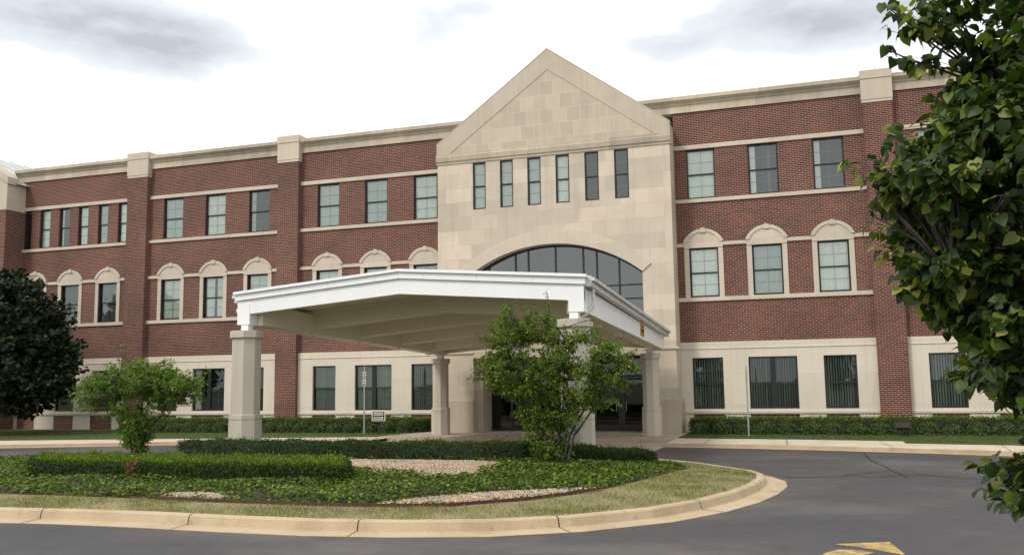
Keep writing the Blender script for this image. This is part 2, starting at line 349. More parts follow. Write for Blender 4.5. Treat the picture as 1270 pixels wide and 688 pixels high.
def wall(bm, x0, x1, z0, z1, holes, y, depth):
    """wall face at y with rectangular openings (x0,x1,z0,z1) and their reveals"""
    xs = sorted({x0, x1, *[h[0] for h in holes], *[h[1] for h in holes]}); zs = sorted({z0, z1, *[h[2] for h in holes], *[h[3] for h in holes]})
    xs = [x for x in xs if x0 <= x <= x1]; zs = [z for z in zs if z0 <= z <= z1]
    for i in range(len(xs)-1):
        for j in range(len(zs)-1):
            cx, cz = (xs[i]+xs[i+1])/2, (zs[j]+zs[j+1])/2
            if any(h[0] < cx < h[1] and h[2] < cz < h[3] for h in holes): continue
            quad(bm, (xs[i], y, zs[j]), (xs[i+1], y, zs[j]), (xs[i+1], y, zs[j+1]), (xs[i], y, zs[j+1]))
    for a, b, c, d in holes:
        yb = y+depth
        quad(bm, (a, y, c), (a, yb, c), (a, yb, d), (a, y, d)); quad(bm, (b, y, c), (b, y, d), (b, yb, d), (b, yb, c))
        quad(bm, (a, y, c), (b, y, c), (b, yb, c), (a, yb, c)); quad(bm, (a, y, d), (a, yb, d), (b, yb, d), (b, y, d))
def npmesh(name, verts, faces_list, mats, mat_idx=None, parent=None):
    """verts (N,3); faces_list = list of (F,k) arrays"""
    me = bpy.data.meshes.new(name); me.vertices.add(len(verts)); me.vertices.foreach_set('co', np.asarray(verts, dtype=np.float32).ravel())
    loops = np.concatenate([f.ravel() for f in faces_list]).astype(np.int32)
    counts = np.concatenate([np.full(len(f), f.shape[1]) for f in faces_list]); starts = np.concatenate([[0], np.cumsum(counts)[:-1]]).astype(np.int32)
    me.loops.add(len(loops)); me.loops.foreach_set('vertex_index', loops); me.polygons.add(len(counts)); me.polygons.foreach_set('loop_start', starts)
    for m in mats: me.materials.append(m)
    if mat_idx is not None: me.polygons.foreach_set('material_index', np.concatenate([np.full(len(f), k) for f, k in zip(faces_list, mat_idx)]).astype(np.int32))
    me.update(calc_edges=True); me.validate()
    o = bpy.data.objects.new(name, me); COL.objects.link(o)
    if parent is not None: setparent(o, parent)
    return o
def unit(v): return v/np.maximum(np.linalg.norm(v, axis=1, keepdims=True), 1e-9)
LEAF4 = (np.array([(0, 0, 0), (.36, .42, .10), (0, 1, -.05), (-.36, .42, .10)]), [np.array([(0, 1, 2), (0, 2, 3)])])
LEAFH = (np.array([(0, 0, 0), (0, .35, .0), (0, .7, -.06), (0, 1.08, -.2), (.26, -.10, .03), (.47, .22, .09), (.36, .60, .03), (-.26, -.10, .03), (-.47, .22, .09), (-.36, .60, .03)]),
         [np.array([(0, 4, 5, 1), (1, 5, 6, 2), (0, 1, 8, 7), (1, 2, 9, 8)]), np.array([(2, 6, 3), (2, 3, 9)])])
BLADE = (np.array([(-.06, 0, 0), (.06, 0, 0), (0, 1, .15)]), [np.array([(0, 1, 2)])])
def leaves(P, A, Nn, S, tpl):
    """P base points, A length direction, Nn facing normal, S size; returns verts, faces"""
    A = unit(A); Nn = unit(Nn-A*np.sum(A*Nn, 1, keepdims=True)); B = np.cross(A, Nn)
    t, fl = tpl; k = len(t)
    V = P[:, None, :]+S[:, None, None]*(B[:, None, :]*t[None, :, 0:1]+A[:, None, :]*t[None, :, 1:2]+Nn[:, None, :]*t[None, :, 2:3])
    off = (np.arange(len(P))*k)[:, None, None]
    return V.reshape(-1, 3), [(f[None]+off).reshape(-1, f.shape[1]) for f in fl]
def rdir(n): return unit(RNG.normal(size=(n, 3)))

# ------------------------------------------------------------------ island terrain (plan points in metres)
KERB_IN = [(-44, -27.5), (-30, -26.9), (-20, -26.2), (-15.5, -25.65), (-13.64, -25.5), (-12.11, -25.35), (-10.41, -25.32), (-8.78, -25.39), (-7.31, -25.38), (-6.04, -25.2), (-4.84, -24.86), (-3.76, -24.2),
           (-2.71, -23.07), (-2.08, -21.89), (-1.64, -20.62), (-1.37, -19.35), (-1.24, -18.1), (-1.29, -17.25), (-1.56, -16.5), (-2.1, -15.8), (-3.0, -14.7), (-4.4, -13.5), (-6.5, -12.9)]
REAR = [(-10, -13.2), (-14, -14.0), (-18.5, -14.9), (-22, -16.0), (-28, -17.6), (-36, -19.8), (-44, -22.8)]
ISL = np.array(KERB_IN+REAR)
def inside(poly, x, y):
    poly = np.asarray(poly); x = np.asarray(x, float); y = np.asarray(y, float); r = np.zeros(x.shape, bool)
    for i in range(len(poly)):
        (x1, y1), (x2, y2) = poly[i], poly[(i+1) % len(poly)]
        if y1 == y2: continue
        r ^= ((y1 > y) != (y2 > y)) & (x < (x2-x1)*(y-y1)/(y2-y1)+x1)
    return r
def distpoly(poly, x, y):
    poly = np.asarray(poly); d = np.full(np.shape(x), 1e9)
    for i in range(len(poly)):
        a, b = poly[i], poly[(i+1) % len(poly)]; ab = b-a
        t = np.clip(((x-a[0])*ab[0]+(y-a[1])*ab[1])/(ab@ab), 0, 1)
        d = np.minimum(d, np.hypot(x-a[0]-ab[0]*t, y-a[1]-ab[1]*t))
    return d
def hz(x, y):
    x = np.atleast_1d(np.asarray(x, float)); y = np.atleast_1d(np.asarray(y, float))
    d = np.where(inside(ISL, x, y), distpoly(ISL, x, y), 0)
    return .15+.25*(1-np.exp(-(d/4)**1.3))
def h1(x, y): return float(hz([x], [y])[0])
def sheet(name, poly, zf, mat, step=.4, parent=None):
    poly = [tuple(p) for p in poly]; P = np.array(poly)
    # densify the outline
    pts = []
    for i in range(len(poly)):
        a, b = P[i], P[(i+1) % len(P)]; n = max(1, int(np.hypot(*(b-a))/step))
        for k in range(n): pts.append(tuple(a+(b-a)*k/n))
    ne = len(pts); edges = [(i, (i+1) % ne) for i in range(ne)]
    gx, gy = np.meshgrid(np.arange(P[:, 0].min(), P[:, 0].max(), step), np.arange(P[:, 1].min(), P[:, 1].max(), step)); gx = gx.ravel(); gy = gy.ravel()
    k = inside(P, gx, gy); k[k] &= distpoly(P, gx[k], gy[k]) > step*.35
    pts += list(zip(gx[k], gy[k]))
    vo, _, fo, *_ = delaunay_2d_cdt([Vector(p) for p in pts], edges, [], 1, 1e-5)
    xy = np.array([(v.x, v.y) for v in vo]); z = zf(xy[:, 0], xy[:, 1])
    me = bpy.data.meshes.new(name); me.from_pydata([(a, b, c) for (a, b), c in zip(xy, z)], [], fo); me.materials.append(mat)
    bm = bmesh.new(); bm.from_mesh(me); bmesh.ops.recalc_face_normals(bm, faces=bm.faces)
    if sum(f.normal.z for f in bm.faces) < 0: bmesh.ops.reverse_faces(bm, faces=bm.faces)
    bm.to_mesh(me); bm.free(); me.polygons.foreach_set('use_smooth', [True]*len(me.polygons))
    o = bpy.data.objects.new(name, me); COL.objects.link(o)
    if parent is not None: setparent(o, parent)
    return o
def flat(z): return lambda x, y: np.full(len(x), z)

# ================================================================== SETTING
bm = bmesh.new(); quad(bm, (-900, -900, -.06), (900, -900, -.06), (900, 900, -.06), (-900, 900, -.06))
tag(build('ground', bm, M['earth']), kind='structure')
bm = bmesh.new(); quad(bm, (-75, -60, 0), (45, -60, 0), (45, 14, 0), (-75, 14, 0))
road = tag(build('road', bm, M['asphalt']), kind='structure')

# kerb line in front of the building (south edge of walks), left to right
KL = [(-60, -24), (-45, -16.6), (-36, -13.0), (-30, -10.75), (-26, -9.15), (-23.8, -8.2), (-20, -7.2), (-16.2, -6.7)]
KR = [(-4.9, -6.85), (-2.6, -7.1), (-.3, -7.5), (1.4, -7.95), (3.1, -8.45), (5.1, -9.1), (8.5, -10.4), (14, -13.2), (24, -20)]
FL = [(-60, -21.2), (-45, -13.6), (-38, -10.7), (-32.5, -8.5), (-27.4, -7.1), (-21.5, -5.45), (-18, -4.7), (-16.2, -4.3)]
FR = [(-4.9, -4.1), (-.33, -4.45), (2.75, -5.0), (2.72, -6.1), (5.6, -6.6), (9, -8.0), (14, -10.4), (24, -17)]
# lawn between walk and building, and the ground under the building
LAWN_Z = .13
tag(sheet('lawn', FL+[(-16.2, 0.2), (-60, .2)], flat(LAWN_Z), M['lawn_green'], 1.2), kind='structure')
tag(sheet('lawn', FR+[(24, .2), (-4.9, .2)], flat(LAWN_Z), M['lawn_green'], 1.2), kind='structure')
def slab(name, near, far, z, mat, kerbmat):
    bm = bmesh.new(); a = near; b = far[::-1]
    vs_ = [bm.verts.new((p[0], p[1], z)) for p in a+b]; bm.faces.new(vs_)
    for i in range(len(a)-1): quad(bm, (*a[i], -.02), (*a[i+1], -.02), (*a[i+1], z), (*a[i], z), 1)
    bmesh.ops.triangulate(bm, faces=[f for f in bm.faces if len(f.verts) > 4])
    return tag(build(name, bm, [mat, kerbmat]), kind='structure')
slab('sidewalk', KL, FL, .115, M['concrete'], M['kerb'])
slab('sidewalk', KR, FR, .115, M['concrete'], M['kerb'])
# dropped gutter strip along those kerbs
def strip(name, line, width, z0, mat, sgn=-1):
    bm = bmesh.new(); L = [Vector(p) for p in line]
    off = []
    for i in range(len(L)):
        t = (L[min(i+1, len(L)-1)]-L[max(i-1, 0)]).normalized(); off.append(L[i]+Vector((-t.y, t.x))*width*sgn)
    for i in range(len(L)-1): quad(bm, (*L[i], z0), (*L[i+1], z0), (*off[i+1], z0), (*off[i], z0))
    return tag(build(name, bm, mat), kind='structure')
strip('gutter_strip', KL, .32, .004, M['kerb']); strip('gutter_strip', KR, .32, .004, M['kerb'])
# sidewalk joints
bm = bmesh.new()
for (a, b) in (((-.9, -7.4), (-1.0, -4.4)), ((2.2, -8.2), (2.0, -4.9)), ((5.2, -9.15), (5.4, -6.55)), ((-3.6, -6.98), (-3.65, -4.2))):
    quad(bm, (a[0]-.012, a[1]+.01, .1175), (a[0]+.012, a[1]+.01, .1175), (b[0]+.012, b[1]-.03, .1175), (b[0]-.012, b[1]-.03, .1175))
tag(build('sidewalk_joint', bm, M['crack']), kind='structure')
# entrance paving: drive crossing under the canopy and the entrance floor
bm = bmesh.new()
prism_z(bm, [(-16.2, -12.6), (-4.95, -12.6), (-4.9, -6.85), (-4.9, -3.7), (-4.7, -1.0), (-4.7, 1.4), (-16.2, 1.4)], -.05, .02)
tag(build('entrance_paving', bm, M['pad']), kind='structure')
bm = bmesh.new(); prism_z(bm, [(-16.9, -4.6), (-16.2, -5.2), (-4.88, -5.2), (-4.88, 1.6), (-16.2, 1.6), (-16.9, -1.0)], .02, .135)
tag(build('entrance_floor', bm, M['pad']), kind='structure')

# island: kerb, turf strip, planting bed, gravel
bm = bmesh.new(); pr = []
L = [Vector(p) for p in KERB_IN+REAR]
n = len(L); T = []
for i in range(n): T.append((L[(i+1) % n]-L[(i-1) % n]).normalized())
prof = [(0.0, -.02), (0.0, .16), (.03, .172), (.13, .168), (.165, .145), (.20, .018), (.62, .006), (.62, -.02)]
rings = [[bm.verts.new((L[i].x+T[i].y*o, L[i].y-T[i].x*o, z)) for o, z in prof] for i in range(n)]
for i in range(n):
    for k in range(len(prof)-1): bm.faces.new((rings[i][k], rings[(i+1) % n][k], rings[(i+1) % n][k+1], rings[i][k+1]))
kerb = tag(build('kerb', bm, M['kerb']), kind='structure')
kerb.data.polygons.foreach_set('use_smooth', [False]*len(kerb.data.polygons))
bm = bmesh.new()      # dark joints across the kerb
acc_d = 0; nextj = 1.4
for i in range(n-1):
    seg = (L[i+1]-L[i]).length
    while nextj < acc_d+seg:
        f = (nextj-acc_d)/seg; p = L[i].lerp(L[i+1], f); t = T[i].lerp(T[i+1], f).normalized(); o = Vector((t.y, -t.x))
        for k in range(1, len(prof)-2):
            a = p+o*prof[k][0]; b = p+o*prof[k+1][0]
            quad(bm, (a.x-t.x*.009, a.y-t.y*.009, prof[k][1]+.003), (a.x+t.x*.009, a.y+t.y*.009, prof[k][1]+.003),
                 (b.x+t.x*.009+o.x*.003, b.y+t.y*.009+o.y*.003, prof[k+1][1]+.003), (b.x-t.x*.009+o.x*.003, b.y-t.y*.009+o.y*.003, prof[k+1][1]+.003))
        nextj += 3.0
    acc_d += seg
tag(build('kerb_joint', bm, M['crack']), kind='structure')
tag(sheet('island_turf', KERB_IN+REAR, hz, M['lawn'], .35), kind='structure')
BED_FRONT = [(-43, -25.2), (-25, -24.6), (-18, -24.25), (-15.14, -24.18), (-12.28, -24.13), (-10.11, -24.22), (-7.69, -24.24), (-6.6, -24.1), (-5.8, -23.85), (-4.8, -23.01), (-4.25, -22.2), (-3.84, -21.35), (-3.55, -20.3), (-3.3, -19.2), (-3.05, -17.9), (-2.85, -16.7), (-3.2, -15.6)]
BED = BED_FRONT+[(-4.6, -14.3), (-6.6, -13.7), (-10, -13.8), (-14, -14.5), (-18.5, -15.4), (-22, -16.5), (-28, -18.1), (-36, -20.3), (-43, -23)]
tag(sheet('planting_bed', BED, lambda x, y: hz(x, y)+.014, M['soil'], .35), kind='structure')
G1 = [(-11.6, -17.05), (-9.5, -17.0), (-8.0, -17.0), (-7.0, -17.6), (-6.65, -19.2), (-6.7, -20.4), (-7.45, -21.0), (-8.1, -20.6), (-8.8, -20.5), (-9.4, -20.3), (-10.2, -19.6)]
G2 = [(-7.05, -24.08), (-6.85, -23.7), (-6.5, -23.25), (-6.0, -22.85), (-5.4, -22.45), (-4.65, -21.85), (-3.98, -21.3), (-3.9, -21.4), (-4.33, -22.2), (-4.88, -22.98), (-5.85, -23.78), (-6.65, -24.04)]
G3 = [(-11.5, -24.03), (-11.6, -23.7), (-11.0, -23.5), (-10.4, -23.6), (-9.9, -23.9), (-10.1, -24.12), (-10.8, -24.1)]
GRAVEL = [G1, G2, G3]
for g in GRAVEL: tag(sheet('gravel', g, lambda x, y: hz(x, y)+.03, M['gravel'], .2), kind='structure')

# arrow painted on the road, and cracks in the asphalt
def paint(name, polys, z, mat):
    bm = bmesh.new()
    for p in polys: bm.faces.new([bm.verts.new((x, y, z)) for x, y in p])
    bmesh.ops.triangulate(bm, faces=bm.faces[:])
    return tag(build(name, bm, mat), kind='structure')
paint('road_arrow', [[(.16, -24.87), (.5, -24.68), (.87, -24.51), (.93, -24.95), (.985, -25.4), (.95, -25.43), (.62, -25.13), (.4, -24.98)],
                     [(.63, -25.36), (.42, -25.24), (.22, -25.22), (.05, -25.5), (-.1, -26.0), (-.2, -26.8), (-.22, -28.2), (-.02, -28.2), (0, -27.2), (.1, -26.3), (.3, -25.8), (.55, -25.5)]], .004, M['yellow'])
CR = [[(1.32, -8.66), (1.36, -9.8), (1.34, -11.24), (1.45, -11.9), (1.51, -12.46), (1.62, -13.5), (1.73, -14.58), (1.83, -15.2), (1.89, -15.84)],
      [(-.97, -16.03), (-.6, -16.2), (-.26, -16.22), (.2, -16.0), (.53, -15.85), (.8, -15.6), (1.11, -15.95), (1.6, -15.5), (2.05, -15.3), (2.53, -15.4), (3.2, -15.9), (4.03, -16.3), (6, -17)],
      [(.53, -15.75), (.7, -15.4), (1.02, -15.09), (1.3, -14.7)], [(2.05, -14.32), (2.2, -14.8), (2.5, -15.3)]]
bm = bmesh.new()
for ln, w in zip(CR, (.075, .045, .04, .035)):
    pts = []
    for i in range(len(ln)-1):
        for k in range(5):
            f = k/5; pts.append((ln[i][0]+(ln[i+1][0]-ln[i][0])*f+random.uniform(-.03, .03), ln[i][1]+(ln[i+1][1]-ln[i][1])*f+random.uniform(-.04, .04)))
    pts.append(ln[-1])
    for i in range(len(pts)-1):
        a, b = Vector(pts[i]), Vector(pts[i+1]); t = (b-a).normalized(); nn = Vector((-t.y, t.x))*w*random.uniform(.5, 1.0)*.5
        quad(bm, (*(a-nn), .004), (*(a+nn), .004), (*(b+nn), .004), (*(b-nn), .004))
build('crack', bm, M['crack'], road)

# ================================================================== BUILDING
CX = -10.43                                      # centre line of the stone entrance tower
B = empty('office_building', (CX, 0, 0))
tag(B, 'three storey red brick building with limestone bands and a gabled stone entrance tower', 'building')
TX0, TX1, TY = -15.66, -5.2, -1.2
Z1B, Z1T, ZST, Z2B, Z2T, Z3B, Z3T, ZBT, ZC = 1.06, 3.15, 3.79, 5.68, 7.74, 9.86, 11.97, 13.62, 14.29
bays = []   # (x0, x1, w3, w2, w1)
def c3(*cs): return [(c-.6, c+.6) for c in cs]
bayC = dict(x=(-23.45, TX0), w3=c3(-21.93, -19.36, -16.8), w2=c3(-21.93, -19.36, -16.8), w1=[(-22.65, -21.42), (-20.4, -18.5), (-17.5, -16.3)])
bayD = dict(x=(TX1, 2.41), w3=c3(-4.1, -1.54, 1.02), w2=c3(-4.1, -1.54, 1.02), w1=[(-4.73, -3.48), (-2.47, -.57), (.43, 1.66)])
bayB = dict(x=(-32.45, -24.6), w3=c3(-31.0, -28.42, -25.83), w2=c3(-31.0, -28.42, -25.83), w1=[(-31.6, -30.4), (-29.5, -27.6), (-26.6, -25.36)])
bayF = dict(x=(3.52, 11.5), w3=c3(4.95, 7.53, 10.1), w2=c3(4.95, 7.53, 10.1), w1=[(4.25, 5.53), (6.55, 8.45), (9.5, 10.75)])
NW = [(-41.15+.15, -40.38), (-39.82, -39.08), (-38.48, -37.75), (-37.19, -36.5), (-35.86, -35.19), (-34.54, -33.86)]
bayA = dict(x=(-41.5, -33.72), w3=[(a+.02, b_) for a, b_ in NW], w2=c3(-39.9, -37.5, -35.0), w1=[(-40.7, -39.5), (-38.2, -36.9), (-35.8, -34.4)])
BAYS = [bayA, bayB, bayC, bayD, bayF]

def curtain(x0, x1, z0, z1, y, parent):
    bm = bmesh.new(); n = max(8, int((x1-x0)/.028)); ph = random.random()*6; k = 2*math.pi/(.105+.02*random.random())
    prev = None
    for i in range(n+1):
        x = x0+(x1-x0)*i/n; yy = y+.018*math.sin(k*x+ph+.8*math.sin(3*x+ph))
        cur = (bm.verts.new((x, yy, z0)), bm.verts.new((x, yy, z1)))
        if prev: bm.faces.new((prev[0], cur[0], cur[1], prev[1]))
        prev = cur
    return build('curtain', bm, M['curtain'], parent, smooth=True)
def blinds(x0, x1, z0, z1, y, parent, ang):
    bm = bmesh.new(); x = x0+.04
    while x < x1-.02:
        a = ang+random.uniform(-.12, .12); dx, dy = .047*math.cos(a), .047*math.sin(a)
        quad(bm, (x-dx, y-dy, z0), (x+dx, y+dy, z0), (x+dx, y+dy, z1), (x-dx, y-dy, z1)); x += .098
    return build('blind', bm, M['blind'], parent)
def window(x0, x1, z0, z1, y, style, glass='glass', narrow=False):
    """double-hung window: the dark frame is the part; panes, grid and curtain or blind are its sub-parts"""
    f = .062; bm = bmesh.new(); zm = (z0+z1)/2-.02
    secs = [(x0, x1)]
    if x1-x0 > 1.6: xm = (x0+x1)/2; secs = [(x0, xm-.04), (xm+.04, x1)]; box(bm, xm-.042, xm+.042, y-.005, y+.09, z0, z1)
    for a, b in secs:
        box(bm, a, a+f, y, y+.09, z0, z1); box(bm, b-f, b, y, y+.09, z0, z1)
        box(bm, a+f, b-f, y, y+.09, z0, z0+f); box(bm, a+f, b-f, y, y+.09, z1-f, z1)
        box(bm, a+f, b-f, y+.012, y+.09, zm-.03, zm+.03)
    w = build('window', bm, M['frame'], B)
    for a, b in secs:
        for (c, d, yy) in ((z0+f, zm-.03, y+.06), (zm+.03, z1-f, y+.035)):
            panes = bmesh.new(); grid = bmesh.new(); quad(panes, (a+f, yy, c), (b-f, yy, c), (b-f, yy, d), (a+f, yy, d))
            zc_ = (c+d)/2; box(grid, a+f, b-f, yy+.012, yy+.022, zc_-.009, zc_+.009)
            if not narrow: xc = (a+b)/2; box(grid, xc-.008, xc+.008, yy+.0215, yy+.0315, c, d)
            build('pane', panes, M[glass], w); build('muntin_grid', grid, M['muntin'], w)
    a, b = x0+.03, x1-.03; q = b-a
    if style == 'curtain': curtain(a, b, z0+.03, z1-.03, y+.118, w)
    elif style == 'parted':
        curtain(a, a+q*.22, z0+.03, z1-.03, y+.118, w)
    elif style == 'half':
        curtain(a, a+q*.45, z0+.03, z1-.03, y+.118, w); curtain(b-q*.4, b, z0+.03, z1-.03, y+.118, w)
    elif style == 'blind': blinds(a, b, z0+.03, z1-.03, y+.22, w, random.uniform(.85, 1.1))
    elif style == 'openblind': blinds(a, b, z0+.03, z1-.03, y+.22, w, random.uniform(1.15, 1.35))
    return w
def arch_pts(xc, hw, zs, rise, n=14, z0=None):
    Rr = (hw*hw+rise*rise)/(2*rise); a0 = math.asin(hw/Rr); pts = []
    for i in range(n+1):
        a = -a0+2*a0*i/n; pts.append((xc+Rr*math.sin(a), zs+rise-Rr+Rr*math.cos(a)))
    return pts
st3 = {'D': ['curtain', 'parted', 'parted'], 'C': ['curtain']*3, 'B': ['curtain', 'curtain', 'parted'], 'F': ['parted', 'curtain', 'curtain'], 'A': ['dark', 'curtain', 'parted', 'curtain', 'curtain', 'curtain']}
st2 = {'D': ['curtain']*3, 'C': ['curtain']*3, 'B': ['curtain', 'half', 'curtain'], 'F': ['curtain']*3, 'A': ['dark', 'dark', 'openblind']}
st1 = {'D': ['openblind', 'openblind', 'blind'], 'C': ['blind', 'blind', 'openblind'], 'B': ['openblind', 'parted', 'parted'], 'F': ['blind', 'blind', 'blind'], 'A': ['dark', 'openblind', 'openblind']}
for name, bay in zip('ABCDF', BAYS):
    x0, x1 = bay['x']
    h3 = [(a, b, Z3B, Z3T) for a, b in bay['w3']]; h2 = [(a, b, Z2B, Z2T) for a, b in bay['w2']]; h1_ = [(a, b, Z1B, Z1T) for a, b in bay['w1']]
    bm = bmesh.new(); wall(bm, x0, x1, ZST, ZBT, h3+h2, 0, .2); build('brick_wall', bm, M['brick'], B)
    panels = [(a, b, 0.02, .84) for a, b in bay['w1']]
    bm = bmesh.new(); wall(bm, x0, x1, 0, ZST, h1_+panels, -.06, .24); quad(bm, (x0, -.06, ZST), (x1, -.06, ZST), (x1, 0, ZST), (x0, 0, ZST)); build('stone_base_wall', bm, M['stone_base'], B)
    for a, b, c, d in panels: bm = bmesh.new(); quad(bm, (a, -.03, c), (b, -.03, c), (b, -.03, d), (a, -.03, d)); build('brick_panel', bm, M['brick'], B)
    bm = bmesh.new()
    box(bm, x0, x1, -.11, .05, .87, .965)                             # sill course at ground floor
    box(bm, x0, x1, -.085, -.04, 3.50, 3.53)                          # thin reveal line of the frieze
    build('stone_sill', bm, M['stone_trim'], B, bevel=.008)
    bm = bmesh.new()
    box(bm, x0, x1, -.07, .05, 5.49, 5.66); box(bm, x0, x1, -.07, .05, 9.68, 9.84)
    box(bm, x0, x1, -.06, .05, 11.99, 12.17)
    edges = [x0]
    for a, b in bay['w2']: edges += [a-.2, b+.2]
    edges.append(x1)
    for i in range(0, len(edges), 2): box(bm, edges[i], edges[i+1], -.06, .05, 7.81, 7.96)
    build('stone_band', bm, M['stone_trim'], B, bevel=.01)
    for a, b in bay['w2']:
        bm = bmesh.new(); xc = (a+b)/2; hw = (b-a)/2+.2
        box(bm, a-.2, a, -.05, .05, 5.662, 7.742); box(bm, b, b+.2, -.05, .05, 5.662, 7.742)
        prism(bm, [(xc-hw, 7.743), (xc+hw, 7.743)]+arch_pts(xc, hw, 8.02, .46)[::-1], -.075, .05)
        o_ = arch_pts(xc, hw+.04, 8.0, .55); i_ = arch_pts(xc, hw-.12, 8.0, .42)
        prism(bm, [(xc-hw-.04, 7.98)]+o_+[(xc+hw+.04, 7.98), (xc+hw-.12, 7.98)]+i_[::-1]+[(xc-hw+.12, 7.98)], -.11, -.03)
        prism(bm, [(xc-.11, 8.38), (xc+.11, 8.38), (xc+.14, 8.53), (xc, 8.60), (xc-.14, 8.53)], -.13, -.03)
        build('stone_arch', bm, M['stone_trim'], B)
    # cornice
    bm = bmesh.new()
    prism_x(bm, [(.4, ZBT), (-.07, ZBT), (-.07, 13.92), (-.10, 13.94), (-.13, 14.02), (-.21, 14.08), (-.21, 14.12), (-.27, 14.13), (-.27, ZC), (.4, ZC)], x0-(1.75 if name == 'D' else 0), x1+(1.75 if name == 'C' else 0))
    build('cornice', bm, M['stone_cornice'], B)
    for hs, st, gl in ((h3, st3, 'glass'), (h2, st2, 'glass'), (h1_, st1, 'glass_low')):
        for (a, b, c, d), s in zip(hs, st[name]): window(a, b, c, d, .085 if gl == 'glass' else .03, s, gl, b-a < .9)
# brick piers with stone caps
for x0, x1 in ((-33.72, -32.45), (-24.6, -23.45), (2.41, 3.52), (11.5, 12.7)):
    bm = bmesh.new(); box(bm, x0, x1, -.28, .1, 0, 13.3); build('brick_pier', bm, M['brick'], B)
    bm = bmesh.new(); box(bm, x0-.035, x1+.035, -.325, .5, 13.28, 14.12); box(bm, x0-.05, x1+.05, -.345, .52, 14.14, 14.50); box(bm, x0-.02, x1+.02, -.305, .49, 14.11, 14.15)
    box(bm, x0-.02, x1+.02, -.31, .2, 13.16, 13.279)
    c = build('pier_cap', bm, M['stone_trim'], B, bevel=.015)
    bm = bmesh.new(); tube(bm, [((x0+x1)/2, 0, 14.50), ((x0+x1)/2, 0, 14.9)], [.012, .006], 5); build('lightning_rod', bm, M['galv'], c)
# brick returns, back walls, roof and dark interior
bm = bmesh.new(); quad(bm, (12.7, 0, 0), (12.7, 14, 0), (12.7, 14, ZC), (12.7, 0, ZC)); quad(bm, (-55, 14, 0), (12.7, 14, 0), (12.7, 14, ZC), (-55, 14, ZC)); quad(bm, (-55, 14, 0), (-55, 0, 0), (-55, 0, ZC), (-55, 14, ZC))
build('brick_side_wall', bm, M['brick'], B)
bm = bmesh.new(); quad(bm, (-55, .4, 13.7), (12.7, .4, 13.7), (12.7, 14, 13.7), (-55, 14, 13.7)); build('flat_roof', bm, M['roof'], B)
bm = bmesh.new()
quad(bm, (-54, 3.2, 0), (12.6, 3.2, 0), (12.6, 3.2, 13.6), (-54, 3.2, 13.6))
for z in (.1, 4.3, 8.5): box(bm, -54, 12.6, .42, 3.2, z, z+.3)
x = -53.
while x < 12:
    if not TX0-.2 < x < TX1+.2: box(bm, x, x+.12, .42, 3.2, .1, 13.6)
    x += 4.3
build('interior_partition', bm, M['inside'], B)

# ---- entrance tower
ZE = 12.98; ZA = 16.77
AX0, AX1, ASP, ATOP = CX-3.97, CX+3.94, 6.75, 8.13
NWT = [(-13.97, -13.36), (-12.69, -12.08), (-11.42, -10.81), (-10.14, -9.53), (-8.85, -8.24), (-7.56, -6.95)]
tw = [(a, b, 9.88, 12.0) for a, b in NWT]
bm = bmesh.new()
wall(bm, TX0, TX1, 8.9, 12.02, tw, TY, .25)
# zone round the big arch: vertical strips down to the arch line
arc = arch_pts((AX0+AX1)/2, (AX1-AX0)/2, ASP, ATOP-ASP, 28)
for (xa, za), (xb, zb) in zip(arc[:-1], arc[1:]): quad(bm, (xa, TY, za), (xb, TY, zb), (xb, TY, 8.9), (xa, TY, 8.9)); quad(bm, (xa, TY, za), (xa, TY+.45, za), (xb, TY+.45, zb), (xb, TY, zb))
for xa, xb in ((TX0, AX0), (AX1, TX1)): quad(bm, (xa, TY, 3.5), (xb, TY, 3.5), (xb, TY, 8.9), (xa, TY, 8.9))
for xa in (AX0, AX1): quad(bm, (xa, TY, 4.6), (xa, TY+.45, 4.6), (xa, TY+.45, ASP), (xa, TY, ASP))
quad(bm, (AX0, TY, 3.5), (AX1, TY, 3.5), (AX1, TY, 4.6), (AX0, TY, 4.6)); quad(bm, (AX0, TY, 4.6), (AX1, TY, 4.6), (AX1, TY+.45, 4.6), (AX0, TY+.45, 4.6))
quad(bm, (TX1, TY, 0), (TX1, .3, 0), (TX1, .3, ZE), (TX1, TY, ZE)); quad(bm, (TX0, TY, 0), (TX0, .3, 0), (TX0, .3, ZE), (TX0, TY, ZE))
build('stone_tower_wall', bm, M['stone'], B)
# ring of the arch
bm = bmesh.new(); oc = arch_pts((AX0+AX1)/2, (AX1-AX0)/2+.36, ASP+.30, ATOP+.6-ASP-.30, 28)
prism(bm, oc+arc[::-1], TY-.055, TY+.05); build('arch_ring', bm, M['stone_trim'], B)
# gable: field, raking border, band
bm = bmesh.new(); prism(bm, [(TX0, 12.02), (TX1, 12.02), (TX1, ZE), (CX, ZA), (TX0, ZE)], TY, TY+.35); build('gable_field', bm, M['stone_gable'], B)
sl_ = (ZA-ZE)/(TX1-CX); dz = .90; xin = (ZE-dz-12.5)/sl_
bm = bmesh.new()
prism(bm, [(TX0-.04, ZE), (CX, ZA+.03), (CX, ZA-dz), (CX-(ZA-dz-12.5)/sl_, 12.5), (TX0-.04, 12.5)], TY-.02, TY+.05)
prism(bm, [(CX, ZA+.03), (TX1+.04, ZE), (TX1+.04, 12.5), (CX+(ZA-dz-12.5)/sl_, 12.5), (CX, ZA-dz)], TY-.02, TY+.05)
build('gable_border', bm, M['stone_rake'], B)
bm = bmesh.new(); prism_x(bm, [(TY+.1, 12.03), (TY-.04, 12.03), (TY-.04, 12.10), (TY-.09, 12.16), (TY-.12, 12.36), (TY-.075, 12.40), (TY-.075, 12.498), (TY+.1, 12.498)], TX0-.05, TX1+.05); build('stone_belt', bm, M['stone_cornice'], B)
bm = bmesh.new()      # metal coping on the gable and the roof behind it
